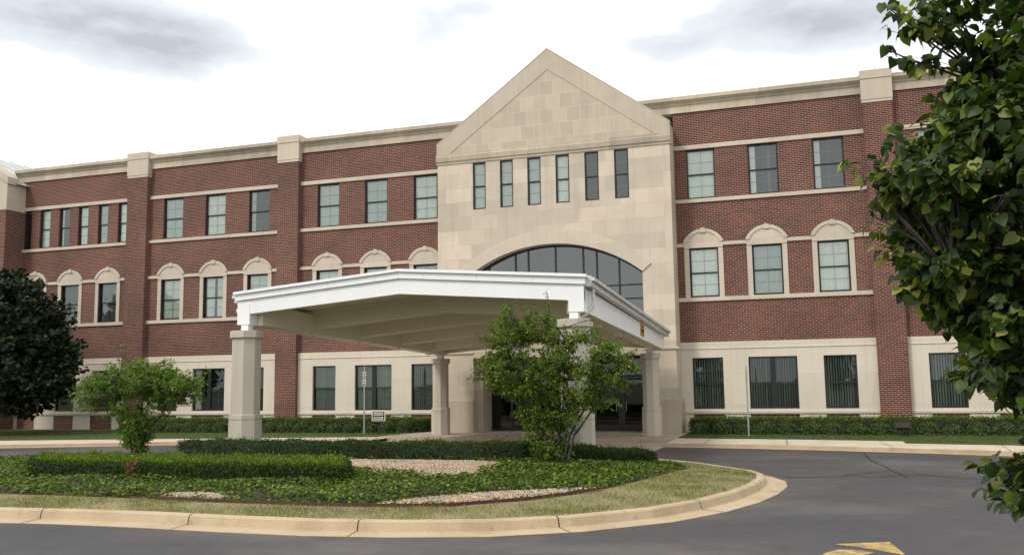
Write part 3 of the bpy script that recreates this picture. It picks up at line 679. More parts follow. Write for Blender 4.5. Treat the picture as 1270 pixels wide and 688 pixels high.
for s in (-1, 1):
    xe = TX0-.05 if s < 0 else TX1+.05
    hexa(bm, [(CX, TY-.03, ZA+.035), (xe, TY-.03, ZE-.01), (xe, TY+.5, ZE-.01), (CX, TY+.5, ZA+.035), (CX, TY-.03, ZA+.075), (xe, TY-.03, ZE+.03), (xe, TY+.5, ZE+.04), (CX, TY+.5, ZA+.085)])
build('gable_coping', bm, M['stone_rake'], B)
bm = bmesh.new()
quad(bm, (CX, TY+.4, ZA-.15), (TX1, TY+.4, ZE-.15), (TX1, 9, ZE-.15), (CX, 9, ZA-.15)); quad(bm, (CX, TY+.4, ZA-.15), (CX, 9, ZA-.15), (TX0, 9, ZE-.15), (TX0, TY+.4, ZE-.15))
bm.faces.new([bm.verts.new(p) for p in ((TX0, 9, ZE-.15), (TX1, 9, ZE-.15), (CX, 9, ZA-.15))])
quad(bm, (TX1, 0, 13.6), (TX1, 9, 13.6), (TX1, 9, ZE-.15), (TX1, 0, ZE-.15)); build('tower_roof', bm, M['metal_roof'], B)
for (a, b), s in zip(NWT, ('curtain', 'curtain', 'curtain', 'curtain', 'dark', 'dark')): window(a, b, 9.88, 12.0, TY+.06, s, 'glass', True)
# arch window
YW = TY+.40; bm = bmesh.new()
for xa in (-12.14, -11.55, -10.32, -9.09, -8.5, -7.54):
    d = abs(xa-(AX0+AX1)/2); Rr = ((AX1-AX0)**2/4+(ATOP-ASP)**2)/(2*(ATOP-ASP)); zt = ATOP-Rr+math.sqrt(Rr*Rr-d*d)
    box(bm, xa-.035, xa+.035, YW-.03, YW+.08, 4.6, zt)
for xa in (-13.36,): box(bm, xa-.03, xa+.03, YW-.03, YW+.08, 4.6, 7.3)
for za in (6.25, 5.67): box(bm, AX0, AX1, YW-.02, YW+.07, za-.03, za+.03)
for (xa, za), (xb, zb) in zip(arc[:-1], arc[1:]): hexa(bm, [(xa, YW-.035, za-.09), (xb, YW-.035, zb-.09), (xb, YW+.08, zb-.09), (xa, YW+.08, za-.09), (xa, YW-.035, za), (xb, YW-.035, zb), (xb, YW+.08, zb), (xa, YW+.08, za)])
aw = build('arch_window', bm, M['frame'], B)
bm = bmesh.new()
for (xa, za), (xb, zb) in zip(arc[:-1], arc[1:]): quad(bm, (xa, YW+.02, 4.6), (xb, YW+.02, 4.6), (xb, YW+.02, zb-.02), (xa, YW+.02, za-.02))
build('pane', bm, M['glass_arch'], aw)
# piers and recessed entrance
OX0, OX1 = -14.02, -6.55
for xa, xb in ((TX0+.006, OX0), (OX1, TX1-.006)):
    bm = bmesh.new(); box(bm, xa, xb, TY, TY+1.7, .1, 3.498); build('entrance_pier', bm, M['stone'], B)
bm = bmesh.new(); box(bm, OX0+.003, OX1-.003, TY+.003, TY+1.7, 3.30, 3.496); build('entrance_lintel', bm, M['stone'], B)
M['pier_base'] = mat_stone('pier_base_stone', (.46, .385, .30), 3, 3, .04, .006, .8, .5)
for xa, xb in ((TX0-.10, OX0+.03), (OX1-.03, TX1+.12)):
    bm = bmesh.new(); box(bm, xa, xb, TY-.12, TY+1.72, .1, 1.36); box(bm, xa+.02, xb-.02, TY-.09, TY+1.71, 1.355, 1.48); build('pier_base', bm, M['pier_base'], B, bevel=.012)
    bm = bmesh.new(); box(bm, xa+.05, xb-.01, TY-.05, TY+.3, 3.50, 3.60); build('pier_band', bm, M['stone'], B, bevel=.012)
bm = bmesh.new(); box(bm, OX0+.004, OX0+.3, TY+.35, TY+1.69, .1, 3.29); build('door_jamb', bm, M['stone'], B)
YD = TY+1.5; bm = bmesh.new()
xs = [OX0+.02+i*(OX1-OX0-.04)/6 for i in range(7)]
for xa in xs: box(bm, xa-.04, xa+.04, YD-.05, YD+.06, .135, 3.3)
for za in (.2, 2.45, 3.24): box(bm, OX0, OX1, YD-.045, YD+.055, za-.05, za+.05)
sf = build('storefront', bm, M['frame'], B)
bm = bmesh.new(); quad(bm, (OX0, YD, .14), (OX1, YD, .14), (OX1, YD, 3.3), (OX0, YD, 3.3)); build('pane', bm, M['glass_door'], sf)
for k in (4, 5):
    bm = bmesh.new(); xa, xb = xs[k]+.05, xs[k+1]-.05; f = .09
    box(bm, xa, xa+f, YD-.07, YD-.02, .15, 2.38); box(bm, xb-f, xb, YD-.07, YD-.02, .15, 2.38); box(bm, xa+f, xb-f, YD-.07, YD-.02, .15, .40); box(bm, xa+f, xb-f, YD-.07, YD-.02, 2.28, 2.38)
    dr = build('entrance_door', bm, M['frame'], B)
    bm = bmesh.new(); hx = xb-.16 if k == 4 else xa+.16; tube(bm, [(hx, YD-.12, .95), (hx, YD-.12, 1.35)], [.015]*2, 6); build('handle', bm, M['galv'], dr)
bm = bmesh.new(); box(bm, OX0+.3, OX1-.3, 3.0, 3.1, .14, 3.3); build('vestibule_wall', bm, M['inside'], B)

# ---- gabled pavilion at the far left end
PX1, PX0 = -40.92, -51.4; PC = (PX0+PX1)/2; PY = -1.2
bm = bmesh.new(); quad(bm, (PX0, PY, 0), (PX1, PY, 0), (PX1, PY, 11.9), (PX0, PY, 11.9)); quad(bm, (PX1, PY, 0), (PX1, .3, 0), (PX1, .3, 11.9), (PX1, PY, 11.9)); build('pavilion_brick_wall', bm, M['brick'], B)
bm = bmesh.new(); prism(bm, [(PX0, 11.9), (PX1+.03, 11.9), (PX1+.03, 13.6), (PC, 17.2), (PX0, 13.6)], PY-.03, PY+.5); box(bm, PX1-.4, PX1+.03, PY+.5, .3, 11.9, 13.55); build('pavilion_gable', bm, M['stone_trim'], B)
bm = bmesh.new(); prism(bm, [(PX1+.12, 13.3), (PX1+.12, 13.68), (PC, 17.45), (PC, 16.9)], PY-.12, PY+.6); build('pavilion_coping', bm, M['stone_trim'], B)
RZ, EZ, RY = 16.1, 13.35, 5.2
bm = bmesh.new(); quad(bm, (PC, PY+.4, RZ), (PX1+.3, PY+.4, EZ), (PX1+.3, RY, EZ), (PC, RY, RZ)); quad(bm, (PC, PY+.4, RZ), (PC, RY, RZ), (PX0, RY, EZ), (PX0, PY+.4, EZ))
for k in range(6):
    yy = PY+.9+k*.98; hexa(bm, [(PC, yy, RZ), (PX1+.3, yy, EZ), (PX1+.3, yy+.04, EZ), (PC, yy+.04, RZ), (PC, yy, RZ+.07), (PX1+.3, yy, EZ+.07), (PX1+.3, yy+.04, EZ+.07), (PC, yy+.04, RZ+.07)])
build('pavilion_roof', bm, M['metal_roof'], B)

# ================================================================== CANOPY
K = empty('entrance_canopy', (-10.4, -9.2, 0))
tag(K, 'white gabled drive-through canopy on octagonal stone columns before the entrance', 'canopy')
FY, BY = -15.9, -2.55
def cx(s, t):
    l = -15.66+(.48)*t; r = -5.40+(-.08)*t; return l+(r-l)*s
def cy(t): return FY+(BY-FY)*t
def drop(t): return -.68*t
def ridge(s): return .40*(1-abs(2*s-1))       # extra height towards the ridge
def cp(s, t, z): return (cx(s, t), cy(t), z+drop(t))
def cpr(s, t, z): return (cx(s, t), cy(t), z+drop(t)+ridge(s))
def strip_across(bm, t0, t1, zb, zt, s0=0., s1=1.):
    """beam from side to side that follows the roof pitch"""
    for a, b in ((s0, .5), (.5, s1)):
        hexa(bm, [cpr(a, t0, zb), cpr(b, t0, zb), cpr(b, t1, zb), cpr(a, t1, zb), cpr(a, t0, zt), cpr(b, t0, zt), cpr(b, t1, zt), cpr(a, t1, zt)])
bm = bmesh.new()
strip_across(bm, -.002, .012, 4.25, 4.66)
for s0, s1 in ((0, .040), (.960, 1)): hexa(bm, [cp(s0, -.003, 3.98), cp(s1, -.003, 3.98), cp(s1, .026, 3.98), cp(s0, .026, 3.98), cp(s0, -.003, 4.60), cp(s1, -.003, 4.60), cp(s1, .026, 4.60), cp(s0, .026, 4.60)])
build('front_fascia', bm, M['white'], K, bevel=.006)
bm = bmesh.new(); strip_across(bm, -.0065, .010, 4.665, 4.835, -.004, 1.004); strip_across(bm, -.011, .010, 4.84, 4.92, -.009, 1.009); build('fascia_trim', bm, M['white'], K, bevel=.006)
for s_ in (.14, .29, .43, .57, .72, .87):
    bm = bmesh.new(); hexa(bm, [cpr(a, b, z) for z in (4.67, 4.832) for a, b in ((s_-.0005, -.0069), (s_+.0005, -.0069), (s_+.0005, -.006), (s_-.0005, -.006))])
    build('fascia_seam', bm, M['gutter'], K)
for s0, s1, s2 in ((0, .016, -1), (.984, 1, 1)):
    bm = bmesh.new(); hexa(bm, [cp(s0, .028, 3.98), cp(s1, .028, 3.98), cp(s1, 1, 4.12), cp(s0, 1, 4.12), cp(s0, .028, 4.60), cp(s1, .028, 4.60), cp(s1, 1, 4.62), cp(s0, 1, 4.62)])
    build('side_fascia', bm, M['white'], K, bevel=.006)
    e0 = -.018 if s2 < 0 else 1.0; e1 = 0. if s2 < 0 else 1.018
    bm = bmesh.new()
    for a, b, z0, z1 in ((e0, e1, 4.63, 4.76), (e0-.008 if s2 < 0 else e0, e1 if s2 < 0 else e1+.008, 4.765, 4.85)):
        hexa(bm, [cp(a, .004, z0), cp(b, .004, z0), cp(b, 1.01, z0), cp(a, 1.01, z0), cp(a, .004, z1), cp(b, .004, z1), cp(b, 1.01, z1), cp(a, 1.01, z1)])
    a, b = (e0+.006, e1) if s2 < 0 else (e0, e1-.006)
    hexa(bm, [cp(a, .02, 4.855), cp(b, .02, 4.855), cp(b, 1, 4.855), cp(a, 1, 4.855), cp(a, .02, 4.93), cp(b, .02, 4.93), cp(b, 1, 4.93), cp(a, 1, 4.93)])
    build('gutter', bm, M['gutter'], K)
bm = bmesh.new()     # roof deck, its top a grey membrane
for a, b in ((0., .5), (.5, 1.)):
    hexa(bm, [cpr(a, .012, 4.70), cpr(b, .012, 4.70), cpr(b, 1, 4.70), cpr(a, 1, 4.70), cpr(a, .012, 4.90), cpr(b, .012, 4.90), cpr(b, 1, 4.90), cpr(a, 1, 4.90)])
build('roof', bm, M['roof'], K)
bm = bmesh.new()
for a, b in ((.017, .5), (.5, .983)): quad(bm, cpr(a, .014, 4.69), cpr(b, .014, 4.69), cpr(b, .999, 4.69), cpr(a, .999, 4.69))
build('soffit', bm, M['soffit'], K)
for yb in (-12.8, -9.9, -6.9, -4.1, -2.75):
    t = (yb-FY)/(BY-FY); bm = bmesh.new(); strip_across(bm, t, t+.022, 4.14, 4.60, .02, .98)
    strip_across(bm, t-.012, t+.034, 4.60, 4.687, .02, .98); build('cross_beam', bm, M['soffit'], K)
for s0, s1 in ((.017, .055), (.945, .983)):
    bm = bmesh.new(); hexa(bm, [cp(s0, .028, 3.99), cp(s1, .028, 3.99), cp(s1, .995, 4.11), cp(s0, .995, 4.11), cp(s0, .028, 4.62), cp(s1, .028, 4.62), cp(s1, .995, 4.62), cp(s0, .995, 4.62)])
    for yb in (-12.8, -9.9, -6.9, -4.1):
        t = (yb-FY)/(BY-FY); zz = 3.99+.12*t; hexa(bm, [cp(s0+.01, t, zz-.09), cp(s1-.01, t, zz-.09), cp(s1-.01, t+.004, zz-.09), cp(s0+.01, t+.004, zz-.09), cp(s0+.01, t-.008, zz+.01), cp(s1-.01, t-.008, zz+.01), cp(s1-.01, t+.012, zz+.01), cp(s0+.01, t+.012, zz+.01)])
    build('edge_beam', bm, M['soffit'], K)
def octa(x, y, r, ph=22.5): return [(x+r*math.cos(R(ph+45*k)), y+r*math.sin(R(ph+45*k))) for k in range(8)]
for x, y, r, zb, zt in ((-15.42, -15.8, .415, h1(-15.42, -15.8)-.1, 3.80), (-5.68, -15.8, .40, h1(-5.68, -15.8)-.1, 3.80), (-14.82, -2.95, .335, .12, 3.27), (-5.98, -2.95, .335, .12, 3.29)):
    bm = bmesh.new(); prism_z(bm, octa(x, y, r), 1.38 if zt > 3.5 else 1.2, zt-.2); c = build('column', bm, M['stone_col'], K, bevel=.012)
    zz = 1.42 if zt > 3.5 else 1.22
    bm = bmesh.new(); prism_z(bm, octa(x, y, r+.055), zb, zz-.14); prism_z(bm, octa(x, y, r+.025), zz-.15, zz-.12); prism_z(bm, octa(x, y, r+.055), zz-.13, zz); build('base', bm, M['stone_col'], c, bevel=.012)
    bm = bmesh.new(); prism_z(bm, octa(x, y, r+.065), zt-.205, zt); build('capital', bm, M['stone_col'], c, bevel=.012)
    bm = bmesh.new(); q = .12; dz_ = drop((y-FY)/(BY-FY)); box(bm, x-q, x+q, y-q, y+q, zt-.01, 4.02+dz_+.12*((y-FY)/(BY-FY))); build('post', bm, M['white'], c, bevel=.01)
# globe light on the left eave, small amber plate on the right fascia, downpipe elbow at the front right corner
bm = bmesh.new(); bmesh.ops.create_uvsphere(bm, u_segments=14, v_segments=8, radius=.11); bmesh.ops.translate(bm, verts=bm.verts, vec=(-15.88, -15.5, 4.42)); tube(bm, [(-15.80, -15.5, 4.42), (-15.66, -15.5, 4.42)], [.05, .06], 8); build('wall_lamp', bm, M['white'], K, smooth=True)
t = (-4.2-9.0*.0-FY)/(BY-FY); t0 = .60; t1 = .645
bm = bmesh.new(); hexa(bm, [cp(1.0005, t0, 4.16), cp(1.0030, t0, 4.16), cp(1.0030, t1, 4.16), cp(1.0005, t1, 4.16), cp(1.0005, t0, 4.56), cp(1.0030, t0, 4.56), cp(1.0030, t1, 4.56), cp(1.0005, t1, 4.56)])
pl_ = build('clearance_sign', bm, M['signamber'], K)
bm = bmesh.new()
for za, zb in ((4.46, 4.50), (4.27, 4.41), (4.20, 4.225)):
    for a, b in ((.1, .3), (.38, .62), (.7, .9)): hexa(bm, [cp(1.0031, t0+(t1-t0)*a, za), cp(1.0036, t0+(t1-t0)*a, za), cp(1.0036, t0+(t1-t0)*b, za), cp(1.0031, t0+(t1-t0)*b, za), cp(1.0031, t0+(t1-t0)*a, zb), cp(1.0036, t0+(t1-t0)*a, zb), cp(1.0036, t0+(t1-t0)*b, zb), cp(1.0031, t0+(t1-t0)*b, zb)])
build('lettering', bm, M['signblack'], pl_)
bm = bmesh.new(); tube(bm, [(-5.28, -15.45, 4.66), (-5.27, -15.45, 4.3), (-5.30, -15.47, 4.1), (-5.45, -15.6, 3.92), (-5.6, -15.7, 3.82)], [.045]*5, 8); build('downpipe', bm, M['gutter'], K, smooth=True)

# ================================================================== SIGNS AND SMALL THINGS
def post_sign(name, x, y, h, label, cat, plates):
    s = empty(name, (x, y, LAWN_Z)); tag(s, label, cat)
    bm = bmesh.new(); box(bm, x-.028, x+.028, y-.012, y+.012, LAWN_Z-.05, LAWN_Z+h); build('post', bm, M['galv'], s)
    for z0, z1, w, ang, kind in plates:
        ca, sa = math.cos(ang), math.sin(ang)
        def rect(bm, u0, u1, za, zb, d0, d1): hexa(bm, [(x+u*ca-d*sa*-1, y+u*sa-d*ca, z) for z in (za, zb) for u, d in ((u0, d0), (u1, d0), (u1, d1), (u0, d1))])
        bm = bmesh.new(); rect(bm, -w/2, w/2, z0, z1, .016, .022); p = build('sign_plate', bm, M['signwhite'], s)
        bm = bmesh.new(); bk = bmesh.new(); hh = z1-z0
        if kind == 'red':
            for k in range(10):
                a0, a1 = 2*math.pi*k/10, 2*math.pi*(k+1)/10; r0, r1 = w*.20, w*.28; zc_ = z1-hh*.33
                for q in ((a0, a1),):
                    hexa(bm, [(x+u*ca, y+u*sa-d*ca, zc_+v) for (u, v, d) in ((r0*math.cos(a0), r0*math.sin(a0), .026), (r1*math.cos(a0), r1*math.sin(a0), .026), (r1*math.cos(a1), r1*math.sin(a1), .026), (r0*math.cos(a1), r0*math.sin(a1), .026), (r0*math.cos(a0), r0*math.sin(a0), .023), (r1*math.cos(a0), r1*math.sin(a0), .023), (r1*math.cos(a1), r1*math.sin(a1), .023), (r0*math.cos(a1), r0*math.sin(a1), .023))])
            rect(bm, -w*.42, w*.42, z0+hh*.08, z0+hh*.2, .0225, .025); rect(bk, -w*.12, w*.12, z1-hh*.48, z1-hh*.2, .0225, .025); rect(bk, -w*.4, w*.4, z0+hh*.27, z0+hh*.36, .0225, .025)
            build('red_symbol', bm, M['signred'], p); build('lettering', bk, M['signblack'], p)
    return s
post_sign('parking_sign', -18.3, -3.1, 2.9, 'grey metal post with two stacked white and red parking plates', 'sign', [(2.50, 2.78, .15, .12, 'red'), (2.18, 2.46, .15, .12, 'red')])
post_sign('roadside_sign', -2.38, -3.0, 2.6, 'slim grey metal post with an edge-on sign plate by the right walk', 'sign', [(2.12, 2.55, .22, math.pi/2-.05, 'red')])
s = empty('notice_board', (-17.5, -3.3, LAWN_Z)); tag(s, 'small black framed white notice with two lines on a short dark post', 'sign')
bm = bmesh.new(); box(bm, -17.53, -17.47, -3.32, -3.28, .08, .72); build('post', bm, M['signblack'], s)
bm = bmesh.new(); box(bm, -17.82, -17.18, -3.345, -3.322, .70, 1.14); p = build('sign_frame', bm, M['signwhite'], s, bevel=.01)
bm = bmesh.new(); box(bm, -17.77, -17.23, -3.352, -3.3455, .74, 1.10); fr_ = build('dark_panel', bm, M['signblack'], p)
bm = bmesh.new()
for z0, z1 in ((.765, .88), (.945, 1.07)):
    box(bm, -17.72, -17.28, -3.358, -3.3525, z0, z1)
build('white_panel', bm, M['signwhite'], p)
bm = bmesh.new()
for z0, z1 in ((.80, .85), (.985, 1.035)):
    x = -17.69
    while x < -17.33:
        w = random.uniform(.02, .045); box(bm, x, x+w, -3.362, -3.3585, z0, z1); x += w+random.uniform(.012, .025)
build('lettering', bm, M['signblack'], p)
fl = empty('ground_floodlight', (2.95, -2.6, LAWN_Z)); tag(fl, 'dark bronze ground floodlight on a short stem before the right hedge', 'lamp')
bm = bmesh.new(); tube(bm, [(2.95, -2.6, .1), (2.95, -2.6, .42)], [.035, .035], 8); tube(bm, [(2.95, -2.6, .1), (2.95, -2.6, .17)], [.11, .09], 10); build('stem', bm, M['bronze'], fl)
bm = bmesh.new(); hexa(bm, [(2.68, -2.75, .43), (3.22, -2.75, .43), (3.12, -2.42, .36), (2.78, -2.42, .36), (2.70, -2.72, .60), (3.20, -2.72, .60), (3.22, -2.36, .66), (2.68, -2.36, .66)]); build('lamp_housing', bm, M['bronze'], fl, bevel=.02)

# ================================================================== PLANTING
def blob_mesh_core(poly, zf, h, inset=.05, zt=None):
    P = np.array(poly); c = P.mean(0); Q = c+(P-c)*(1-inset/np.maximum(np.linalg.norm(P-c, axis=1, keepdims=True), .1)*1.4)
    n = len(Q); zb = zf(Q[:, 0], Q[:, 1]); V = np.concatenate([np.c_[Q, zb-.05], np.c_[Q, (zb+h if zt is None else zt(Q[:, 0]))-inset*1.1]])
    side = np.array([(i, (i+1) % n, n+(i+1) % n, n+i) for i in range(n)]); top = np.array([list(range(n, 2*n))])
    return V, [side, top]
def hedge(name, poly, zf, h, count, leaf, label, group=None, size=(.03, .05), fuzz=.05, brown=None, ztop=None, side_leaf=None):
    """clipped hedge: dark core plus leaf faces over its top and sides"""
    P = np.array(poly); n = len(P); L_ = [np.hypot(*(P[(i+1) % n]-P[i])) for i in range(n)]
    xmin, ymin = P.min(0); xmax, ymax = P.max(0)
    area = .5*abs(sum(P[i][0]*P[(i+1) % n][1]-P[(i+1) % n][0]*P[i][1] for i in range(n))); side = sum(L_)*h
    nt = int(count*area/(area+side)); ns = count-nt
    xs_, ys_ = [], []
    while len(xs_) < nt:
        a = RNG.uniform(xmin, xmax, nt*3); b = RNG.uniform(ymin, ymax, nt*3); k = inside(P, a, b); xs_ += list(a[k]); ys_ += list(b[k])
    x = np.array(xs_[:nt]); y = np.array(ys_[:nt])
    def lump(x, y): return .022*np.sin(x*3.1+1.3*np.sin(y*2.7))+.018*np.sin(x*7.7+y*5.1)+.012*np.sin(x*17+y*13)
    ed = distpoly(P, x, y); rd = -.07*np.exp(-(ed/.06)**2)
    zt_ = zf(x, y)+h if ztop is None else ztop(x)
    T_ = np.c_[x, y, zt_+lump(x, y)+rd+np.abs(RNG.normal(0, fuzz*.7, nt))*np.where(RNG.random(nt) < .2, 1.6, .6)-.03]
    TN = unit(np.c_[RNG.normal(0, .45, nt), RNG.normal(0, .45, nt), np.ones(nt)])
    pr_ = np.array(L_)/sum(L_); idx = RNG.choice(n, ns, p=pr_); f = RNG.random(ns)[:, None]
    a = P[idx]; b = P[(idx+1) % n]; q = a+(b-a)*f; d = unit(np.c_[b-a, np.zeros(ns)]); nrm = np.c_[d[:, 1], -d[:, 0]]
    c = P.mean(0); flip = np.sign(np.sum((q-c)*nrm, 1)); flip[flip == 0] = 1
    # orientation from polygon winding
    wind = np.sign(sum(P[i][0]*P[(i+1) % n][1]-P[(i+1) % n][0]*P[i][1] for i in range(n))); nrm = nrm*wind
    hs_ = h if ztop is None else ztop(q[:, 0])-zf(q[:, 0], q[:, 1]); zz = RNG.random(ns)**.9*hs_; q = q+nrm*(RNG.normal(0, fuzz*.6, ns)+lump(q[:, 0]*1.3, zz*3)+.0-.05*(zz/hs_ > .9))[:, None]
    S_ = np.c_[q, zf(q[:, 0], q[:, 1])+zz]; SN = unit(np.c_[nrm, .05*np.ones(ns)]+RNG.normal(0, .38, (ns, 3)))
    Pp = np.concatenate([T_, S_]); NN = np.concatenate([TN, SN]); A = rdir(len(Pp))+NN*.35; S = RNG.uniform(*size, len(Pp))
    V, F = leaves(Pp, A, NN+.3*rdir(len(Pp)), S, LEAF4)
    cv, cf = blob_mesh_core(poly, zf, h, zt=ztop); V2 = np.concatenate([V, cv]); cf = [g+len(V) for g in cf]
    shaded = np.arange(len(Pp)) >= nt; shaded &= ~((Pp[:, 2]-zf(Pp[:, 0], Pp[:, 1]) > .86*h) & (RNG.random(len(Pp)) < .6) & (ztop is None))  # side leaves that take the darker colour, standing in for shade
    dead = np.zeros(len(Pp), bool)
    if brown is not None: dead = (np.hypot(Pp[:, 0]-brown[0], Pp[:, 1]-brown[1]) < brown[2]) & (RNG.random(len(Pp)) < .75)
    shd, dd = np.repeat(shaded, 2), np.repeat(dead, 2)
    mats = [leaf, M['core'], side_leaf or M['leaf_boxshade'], M['leaf_brown']]; fl_ = [F[0][~shd & ~dd], F[0][shd & ~dd], F[0][dd], cf[0], cf[1]]; mi = [0, 2, 3, 1, 1]
    o = npmesh(name, V2, fl_, mats, mi); tag(o, label, 'hedge', group); return o
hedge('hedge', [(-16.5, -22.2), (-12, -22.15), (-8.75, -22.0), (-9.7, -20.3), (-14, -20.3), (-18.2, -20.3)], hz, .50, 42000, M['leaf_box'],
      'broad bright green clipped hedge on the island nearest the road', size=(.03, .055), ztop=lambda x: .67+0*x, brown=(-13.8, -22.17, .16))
def ribbon(line, w):
    L_ = [Vector(p) for p in line]; a, b = [], []
    for i in range(len(L_)):
        t = (L_[min(i+1, len(L_)-1)]-L_[max(i-1, 0)]).normalized(); nn = Vector((-t.y, t.x))*w/2; a.append(tuple(L_[i]-nn)); b.append(tuple(L_[i]+nn))
    return a+b[::-1]
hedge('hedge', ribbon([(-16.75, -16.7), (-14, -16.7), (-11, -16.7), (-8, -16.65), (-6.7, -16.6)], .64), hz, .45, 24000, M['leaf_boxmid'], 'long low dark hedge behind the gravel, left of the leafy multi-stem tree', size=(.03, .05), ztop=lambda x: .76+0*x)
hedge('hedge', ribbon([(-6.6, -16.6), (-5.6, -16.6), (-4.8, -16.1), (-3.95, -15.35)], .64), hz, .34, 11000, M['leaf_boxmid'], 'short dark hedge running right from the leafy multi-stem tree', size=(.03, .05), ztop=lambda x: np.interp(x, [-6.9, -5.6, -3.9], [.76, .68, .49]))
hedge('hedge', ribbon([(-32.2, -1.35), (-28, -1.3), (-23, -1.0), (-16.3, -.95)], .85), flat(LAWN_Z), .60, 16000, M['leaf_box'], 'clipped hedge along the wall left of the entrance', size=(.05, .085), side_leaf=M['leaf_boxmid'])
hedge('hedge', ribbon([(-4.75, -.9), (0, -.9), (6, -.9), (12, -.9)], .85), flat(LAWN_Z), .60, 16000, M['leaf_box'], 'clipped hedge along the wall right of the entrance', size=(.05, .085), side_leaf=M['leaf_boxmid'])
def shrub_mesh(name, r, h, n, mat):
    d = rdir(n); d[:, 2] = np.abs(d[:, 2]); Pp = d*np.array([r, r*.85, h])*RNG.uniform(.82, 1.06, (n, 1)); Pp[:, 2] += .02
    V, F = leaves(Pp, rdir(n)+d*.8+np.array([0, 0, .3]), d+.4*rdir(n), RNG.uniform(.05, .09, n), LEAF4)
    bm = bmesh.new(); bmesh.ops.create_icosphere(bm, subdivisions=2, radius=1); cv = np.array([v.co[:] for v in bm.verts])*np.array([r*.85, r*.72, h*.85]); cv[:, 2] = np.maximum(cv[:, 2], 0); cf = np.array([[v.index for v in f.verts] for f in bm.faces]); bm.free()
    return npmesh(name, np.concatenate([V, cv]), [F[0], cf+len(V)], [mat, M['core']], [0, 1])
proto = shrub_mesh('low_shrub', .46, .48, 900, M['leaf_shrub']); first = True
def put_shrub(x, y, s, label, group):
    global first
    o = proto if first else proto.copy()
    if not first: COL.objects.link(o)
    first = False; o.location = (x, y, LAWN_Z); o.rotation_euler = (0, 0, random.uniform(0, 6.28)); o.scale = (s, s, s*random.uniform(.85, 1.1))
    tag(o, label, 'shrub', group)
x = -29.6
while x < -16.9: put_shrub(x, -1.75-.02*(-16.9-x)-(.15 if x < -24 else 0), random.uniform(.85, 1.05), 'low rounded shrub in the row before the hedge left of the entrance', 'shrubs before the left hedge'); x += .84
x = -4.3
while x < 9: put_shrub(x, -1.6, random.uniform(.8, 1.0), 'low rounded shrub in the row before the hedge right of the entrance', 'shrubs before the right hedge'); x += .82

# ivy ground cover, pebbles, turf blades
n = 150000; x = RNG.uniform(-26, -2.5, n); y = RNG.uniform(-25, -13.3, n)
k = inside(BED, x, y)
edge = np.full(n, 1e9); ing = np.zeros(n, bool)
for g in GRAVEL:
    gi = inside(g, x, y); ing |= gi & (distpoly(g, x, y)+.12*np.sin(x*9)*np.sin(y*8) > .05)
k &= ~ing; k &= ~inside([(-16.45, -22.15), (-8.8, -21.95), (-9.75, -20.35), (-18.1, -20.35)], x, y)
d = distpoly(np.array(BED), x, y); k &= d > .02*RNG.random(n)
k &= RNG.random(n) < np.clip(1.15+.9*np.sin(x*2.9+1.7*np.sin(y*2.2))*np.sin(y*3.3+.8*np.sin(x*1.8)), .12, 1)
x, y, d = x[k], y[k], d[k]; m_ = len(x)
lump = .5+.5*np.sin(x*1.7+np.sin(y*2.1)*1.4)*np.sin(y*1.9+.7)
zz = hz(x, y)+.03+(.04+.10*lump)*np.minimum(1, d/.35+.25)*RNG.random(m_)**.6
NN = unit(np.c_[RNG.normal(0, .5, m_), RNG.normal(0, .5, m_)-.15, np.ones(m_)]); A = rdir(m_); A[:, 2] = A[:, 2]*.3-.1
V, F = leaves(np.c_[x, y, zz], A, NN, RNG.uniform(.042, .085, m_), (LEAF4[0]*np.array([1.35, 1, 1]), LEAF4[1]))
tag(npmesh('ivy_ground_cover', V, F, [M['leaf_ivy']]), 'glossy dark green ivy covering the island bed', 'ground cover', kind='stuff')
PB = []
for g, c in zip(GRAVEL, (9000, 4500, 1400)):
    g = np.array(g); a = RNG.uniform(g[:, 0].min(), g[:, 0].max(), c*2); b = RNG.uniform(g[:, 1].min(), g[:, 1].max(), c*2); kk = inside(g, a, b); PB.append(np.c_[a[kk], b[kk]][:c])
PB = np.concatenate(PB); m_ = len(PB); base = np.array([(1, 0, 0), (-.5, .87, 0), (-.5, -.87, 0), (0, 0, .8), (0, 0, -.5)]); fc = np.array([(0, 1, 3), (1, 2, 3), (2, 0, 3), (1, 0, 4), (2, 1, 4), (0, 2, 4)])
ang = RNG.uniform(0, 6.28, m_); S = RNG.uniform(.012, .03, m_); ca, sa = np.cos(ang), np.sin(ang)
V = np.stack([np.c_[b_[0]*ca-b_[1]*sa, b_[0]*sa+b_[1]*ca, np.full(m_, b_[2])] for b_ in base], 1)*S[:, None, None]+np.c_[PB, hz(PB[:, 0], PB[:, 1])+.036][:, None, :]
tag(npmesh('pebbles', V.reshape(-1, 3), [(fc[None]+(np.arange(m_)*5)[:, None, None]).reshape(-1, 3)], [M['pebble']]), 'loose pink gravel pebbles in the island bed', 'gravel', kind='stuff')
def blades(name, poly, hole, zf, n, mat, size, label, patch=None):
    P = np.array(poly); x = RNG.uniform(P[:, 0].min(), P[:, 0].max(), n); y = RNG.uniform(P[:, 1].min(), P[:, 1].max(), n); k = inside(P, x, y)
    if hole is not None: k &= ~(inside(hole, x, y) & (distpoly(np.array(hole), x, y) > .05))
    if patch: k &= RNG.random(n) < np.clip(.55+.55*np.sin(x*1.9+2*np.sin(y*1.7))*np.sin(y*2.6+x*.7)+.25*np.sin(x*7.1)*np.sin(y*6.3+x), .12, 1)
    x, y = x[k], y[k]; m_ = len(x); A = np.c_[RNG.normal(0, .55, m_), RNG.normal(0, .55, m_), np.ones(m_)]
    V, F = leaves(np.c_[x, y, zf(x, y)], A, rdir(m_), RNG.uniform(*size, m_), BLADE)
    return tag(npmesh(name, V, F, [mat]), label, 'grass', kind='stuff')
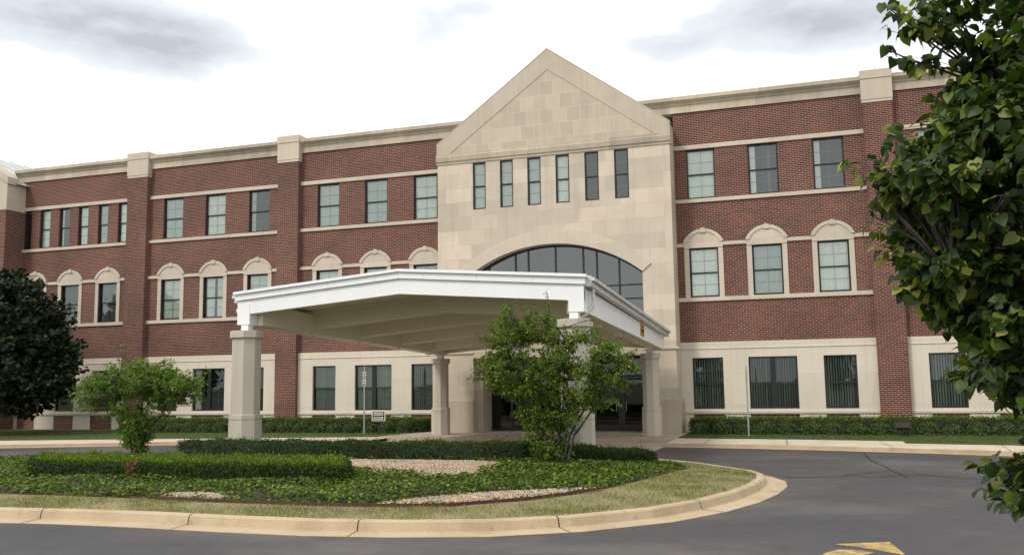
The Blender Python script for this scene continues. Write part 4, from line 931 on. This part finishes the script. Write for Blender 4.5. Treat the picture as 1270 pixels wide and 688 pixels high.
blades('grass', [(-20, -26.3), (-15.5, -25.65), (-13.64, -25.5), (-12.11, -25.35), (-10.41, -25.32), (-8.78, -25.39), (-7.31, -25.38), (-6.04, -25.2), (-4.84, -24.86), (-3.76, -24.2), (-2.71, -23.07), (-2.08, -21.89), (-1.64, -20.62), (-1.37, -19.35), (-1.24, -18.1), (-1.29, -17.25), (-1.56, -16.5), (-2.1, -15.8), (-3.0, -14.7), (-4.4, -13.6), (-20, -20)],
       BED, hz, 420000, M['grass'], (.03, .075), 'dry yellow green turf along the island kerb', True)
blades('grass', [(-40, -11.4), (-32.5, -8.4), (-27.4, -7.0), (-21.5, -5.35), (-16.3, -4.2), (-16.3, -1.4), (-40, -1.4)], None, flat(LAWN_Z), 60000, M['grass_green'], (.04, .08), 'green lawn strip left of the entrance')
blades('grass', [(-4.8, -4.05), (-.33, -4.4), (2.76, -4.95), (2.74, -6.05), (5.6, -6.55), (9, -7.95), (9, -1.3), (-4.8, -1.3)], None, flat(LAWN_Z), 50000, M['grass_green'], (.04, .08), 'green lawn strip right of the entrance')
# rusty edging along the front of the bed
bm = bmesh.new(); ln = [(-11.5, -24.17), (-10.11, -24.25), (-8.9, -24.27), (-7.69, -24.27), (-6.6, -24.13), (-5.78, -23.88), (-4.77, -23.03), (-4.22, -22.2), (-3.81, -21.35)]
for i in range(len(ln)-1):
    (xa, ya), (xb, yb) = ln[i], ln[i+1]; za, zb = h1(xa, ya), h1(xb, yb); w = .012
    t = Vector((xb-xa, yb-ya)).normalized(); nx, ny = -t.y*w, t.x*w
    hexa(bm, [(xa-nx, ya-ny, za-.05), (xb-nx, yb-ny, zb-.05), (xb+nx, yb+ny, zb-.05), (xa+nx, ya+ny, za-.05), (xa-nx, ya-ny, za+.055), (xb-nx, yb-ny, zb+.055), (xb+nx, yb+ny, zb+.055), (xa+nx, ya+ny, za+.055)])
tag(build('garden_edging', bm, M['steel_edge']), 'rusty brown steel edging between gravel bed and turf', 'edging')

# ------------------------------------------------------------------ trees
def limb(bm, p0, p1, r0, r1, bend=.12, seg=6, k=5):
    p0, p1 = Vector(p0), Vector(p1); L_ = (p1-p0).length; o = Vector((random.uniform(-1, 1), random.uniform(-1, 1), random.uniform(-.3, .6)))*bend*L_
    pts = [p0.lerp(p1, i/k)+o*math.sin(math.pi*i/k)+Vector((random.uniform(-1, 1), random.uniform(-1, 1), 0))*.012*L_*(0 < i < k) for i in range(k+1)]
    tube(bm, pts, [r0+(r1-r0)*i/k for i in range(k+1)], seg); return pts
def tree(name, base, stems, clumps, leafmat, tpl, lsize, per, spread, label, cat='tree', droop=.2, twig=.006, smooth=False):
    """stems: list of (points, r0, r1); clumps: (x,y,z,radius). Leaves gather round twigs that run to every clump"""
    t = empty(name, base); tag(t, label, cat)
    bm = bmesh.new(); nodes = []
    for pts, r0, r1 in stems:
        n_ = len(pts)
        for i in range(n_-1):
            ra = r0+(r1-r0)*i/(n_-1); rb = r0+(r1-r0)*(i+1)/(n_-1)
            nodes += limb(bm, pts[i], pts[i+1], ra, rb, .05, 8)
    PP, AA, NNn, SS = [], [], [], []
    for (cx_, cy_, cz_, cr) in clumps:
        c = Vector((cx_, cy_, cz_)); low = [q for q in nodes if q.z < c.z+.1] or nodes
        q = min(low, key=lambda q_: (q_-c).length+.25*abs((q_-c).z)); tw_ = limb(bm, q, c, twig*2.2, twig*.8, .10, 5, 4)
        n_ = max(6, int(per*(cr/spread)**2)); ctr = np.array(c)
        # sub twigs
        for _ in range(max(3, n_//16)):
            dv = Vector(rdir(1)[0])*cr*random.uniform(.6, 1.15); dv.z *= .75; s_ = tw_[random.randint(2, 4)]; e_ = c+dv
            limb(bm, s_, e_, twig*.7, twig*.3, .1, 3, 3); m = max(4, int(n_/max(3, n_//16)))
            f = RNG.uniform(.25, 1.05, m)[:, None]; s_, e_ = np.array(s_), np.array(e_)
            P_ = s_+(e_-s_)*f+RNG.normal(0, cr*.14, (m, 3)); PP.append(P_)
            out = unit(P_-ctr)*.5+unit((e_-s_)[None]+1e-6)*.5+rdir(m)*.8; out[:, 2] -= droop; AA.append(out)
            NNn.append(unit(rdir(m)*.8+np.array([0, -.15, 1.0]))); SS.append(RNG.uniform(*lsize, m))
    tr = build('trunk', bm, M['bark'], t, smooth=True)
    V, F = leaves(np.concatenate(PP), np.concatenate(AA), np.concatenate(NNn), np.concatenate(SS), tpl)
    cr_ = npmesh('crown', V, F, [leafmat], None, t)
    if smooth: cr_.data.polygons.foreach_set('use_smooth', [True]*len(cr_.data.polygons))
    return t
def fill(blobs, n, shell=.55):
    """clump centres spread through ellipsoids (cx,cy,cz,rx,ry,rz,weight), favouring the outside"""
    out = []; w = np.array([b[6] for b in blobs], float); w /= w.sum()
    for b, c in zip(blobs, RNG.multinomial(n, w)):
        d_ = rdir(c)*(RNG.random((c, 1))**(1/3)*(1-shell)+shell*RNG.uniform(.75, 1.0, (c, 1)))
        out += [tuple(np.array(b[:3])+q*np.array(b[3:6])) for q in d_]
    return out
def sprigs(blobs, n, lo=1.0, hi=1.45, up=.5, r=(.07, .12)):
    """wispy shoots that leave the crown"""
    out = []; w = np.array([b[6] for b in blobs], float); w /= w.sum()
    for _ in range(n):
        b = blobs[RNG.choice(len(blobs), p=w)]; d_ = rdir(1)[0]; d_[2] += up; d_ /= np.linalg.norm(d_); m = RNG.uniform(lo, hi)
        for f in (m-.22, m-.1, m): out.append((*(np.array(b[:3])+d_*np.array(b[3:6])*f+RNG.normal(0, .02, 3)), RNG.uniform(*r)))
    return out
# multi-stem ornamental tree on the island, in front of the canopy column
bx, by = -5.78, -17.6; bz = h1(bx, by)
stems = []
for dx, dy, top in ((-.95, .1, 2.7), (-.5, -.2, 3.0), (-.15, .25, 3.2), (.35, -.15, 2.7), (1.0, .05, 2.2), (.2, .35, 3.1), (-.7, .3, 2.5), (1.3, -.1, 2.0)):
    a = (bx+dx*.22, by+dy*.2, bz-.05); stems.append(([a, (bx+dx*.38, by+dy*.5, bz+.7), (bx+dx*.8, by+dy*.8, bz+1.4), (bx+dx*1.2, by+dy, top+.4)], .035, .012))
blobs = [(bx-.72, by, 2.85, 1.0, .85, .8, 3), (bx+.65, by, 2.75, 1.05, .85, .65, 3), (bx+.05, by, 2.25, 1.6, .85, .65, 3.6), (bx-.95, by, 3.5, .55, .5, .5, 1.2), (bx-.3, by, 3.4, .5, .45, .42, .8), (bx+1.5, by, 2.45, .55, .5, .5, 1.0), (bx-1.45, by, 2.65, .5, .5, .6, 1.0),
         (bx-.05, by, 1.6, .9, .5, .5, 1.4), (bx-.2, by, 1.05, .55, .4, .5, 1.1), (bx, by, .7, .5, .4, .3, .6), (bx+1.2, by, 1.75, .55, .35, .22, .5)]
cl = [(*c, RNG.uniform(.15, .26)) for c in fill(blobs, 370, .4)]+sprigs(blobs, 85)
cl += [(bx+.95, by, 3.45, .15), (bx+1.0, by, 3.65, .12), (bx+1.03, by, 3.3, .14), (bx-.15, by, 3.85, .13), (bx-.12, by, 4.1, .12), (bx-.1, by, 4.32, .09), (bx-.65, by, 3.95, .13), (bx-.82, by, 4.1, .1), (bx-1.1, by, 4.0, .12), (bx-1.35, by, 3.7, .13), (bx-.4, by, 3.85, .13), (bx+.6, by, 3.3, .14), (bx+1.75, by, 2.85, .15), (bx+1.95, by, 2.6, .13)]
tree('ornamental_tree', (bx, by, bz), stems, cl, M['leaf_small'], LEAF4, (.036, .072), 105, .22, 'leafy multi-stem ornamental tree on the island in front of the right canopy column', droop=.25)
# small feathery tree at the left
bx, by = -18.6, -16.5; bz = h1(bx, by)
stems = []
for dx, dy, top in ((-1.0, .1, 2.0), (-.45, -.2, 2.4), (.0, .2, 2.6), (.6, -.1, 2.3), (1.05, .1, 2.0), (1.45, .0, 1.9)):
    stems.append(([(bx+dx*.07, by+dy*.2, bz-.05), (bx+dx*.2, by+dy*.5, bz+.55), (bx+dx*.65, by+dy*.8, bz+1.1), (bx+dx*1.0, by+dy, top)], .035, .012))
blobs = [(bx-.1, by, 2.45, 1.25, .8, .55, 3.2), (bx-1.35, by, 2.05, .95, .6, .5, 2.0), (bx+1.1, by, 2.25, .95, .6, .5, 2.0), (bx-.1, by, 1.7, 1.1, .6, .55, 2), (bx, by, 1.05, .55, .4, .5, 1.5), (bx+.05, by, .65, .45, .3, .3, .9), (bx+1.8, by, 2.1, .5, .4, .4, .8)]
cl = [(*c, RNG.uniform(.15, .25)) for c in fill(blobs, 300, .4)]+sprigs(blobs, 75, 1.0, 1.5, .25)
cl += [(bx-.6, by, 3.0, .16), (bx-.63, by, 3.25, .14), (bx-.58, by, 3.5, .11), (bx+2.1, by, 2.6, .12), (bx+2.35, by, 2.75, .1), (bx+1.1, by, 2.85, .13), (bx+1.3, by, 2.95, .1), (bx-2.2, by, 2.25, .15), (bx-2.45, by, 2.1, .12), (bx-2.3, by, 1.85, .12)]
tree('ornamental_tree', (bx, by, bz), stems, cl, M['leaf_left'], (LEAF4[0]*np.array([.8, 1, 1]), LEAF4[1]), (.04, .085), 100, .22, 'small light green vase-shaped tree at the left behind the broad hedge', droop=.3)
# dark maple by the wall at the far left
bx, by = -37.2, -5.2; bz = LAWN_Z
stems = [([(bx, by, bz-.05), (bx+.03, by, 1.6), (bx-.05, by, 3.4), (bx, by, 6.6)], .18, .03)]+[([(bx, by, 1.3+.35*k), (bx+2.8*math.cos(k*2.4), by+2.4*math.sin(k*2.4), 2.0+.5*k)], .06, .015) for k in range(8)]
blobs = [(bx, by, 4.0, 4.6, 3.2, 2.6, 6), (bx+.6, by, 5.6, 3.4, 2.6, 1.8, 4), (bx+.3, by, 6.8, 2.3, 2, .9, 1.8), (bx+2.2, by, 2.6, 2.5, 2.0, 1.4, 3.2), (bx+3.4, by, 3.4, 1.5, 1.3, 1.6, 2.0)]
cl = [(*c, RNG.uniform(.35, .55)) for c in fill(blobs, 560, .45)]+sprigs(blobs, 60, .98, 1.18, .2, (.2, .34))
tree('maple_tree', (bx, by, bz), stems, cl, M['leaf_maple'], (LEAF4[0]*np.array([1.5, 1, 1]), LEAF4[1]), (.15, .25), 70, .45, 'very dark broad maple by the wall at the far left', droop=.35, twig=.012)
# big-leaved linden close to the camera at the right
bx, by = 2.1, -31.9; bz = -.05
stems = [([(bx, by, bz), (bx+.03, by, 1.3), (bx-.02, by+.03, 3.0), (bx+.03, by, 5.4)], .13, .03)]
for k in range(14):
    a = k*2.4; z0 = 1.5+.25*k; L_ = 1.3 if k < 9 else .9
    stems.append(([(bx, by, z0), (bx+.6*L_*math.cos(a), by+.6*L_*math.sin(a), z0+.25), (bx+L_*math.cos(a), by+L_*math.sin(a), z0+.3)], .022, .006))
blobs = [(bx-.30, by, 4.65, 1.05, 1.0, .85, 3.2), (bx-.90, by, 3.38, .72, .8, .48, 3.6), (bx-.83, by, 2.86, .66, .75, .42, 2.8), (bx-.68, by, 2.36, .56, .7, .32, 1.9), (bx-.68, by, 1.60, .40, .5, .22, 1.1), (bx-.60, by, 3.95, .68, .8, .40, 1.8),
         (bx-.1, by, 3.3, .95, 1.1, 1.2, 2.6), (bx+.7, by, 3.6, .9, 1.1, 1.2, 1.6), (bx+.3, by, 2.1, .9, .9, .5, 1.2)]
cl = [(*c, RNG.uniform(.14, .24)) for c in fill(blobs, 650, .35)]+sprigs(blobs[:5], 40, 1.0, 1.2, -.1, (.09, .14))
cl += [(bx-1.55, by, 4.32, .10), (bx-1.35, by, 4.2, .13), (bx-1.7, by, 3.5, .11), (bx-1.72, by, 3.25, .1), (bx-1.62, by, 3.05, .12), (bx-1.5, by, 2.75, .12), (bx-1.0, by, 2.1, .13), (bx-.85, by, 1.55, .12), (bx-.75, by, 1.42, .1)]
LIN = tree('linden_tree', (bx, by, bz), stems, cl, M['leaf_linden'], LEAFH, (.046, .090), 72, .24, 'large-leaved linden tree close by at the right edge of the road', droop=.75, twig=.005, smooth=True)
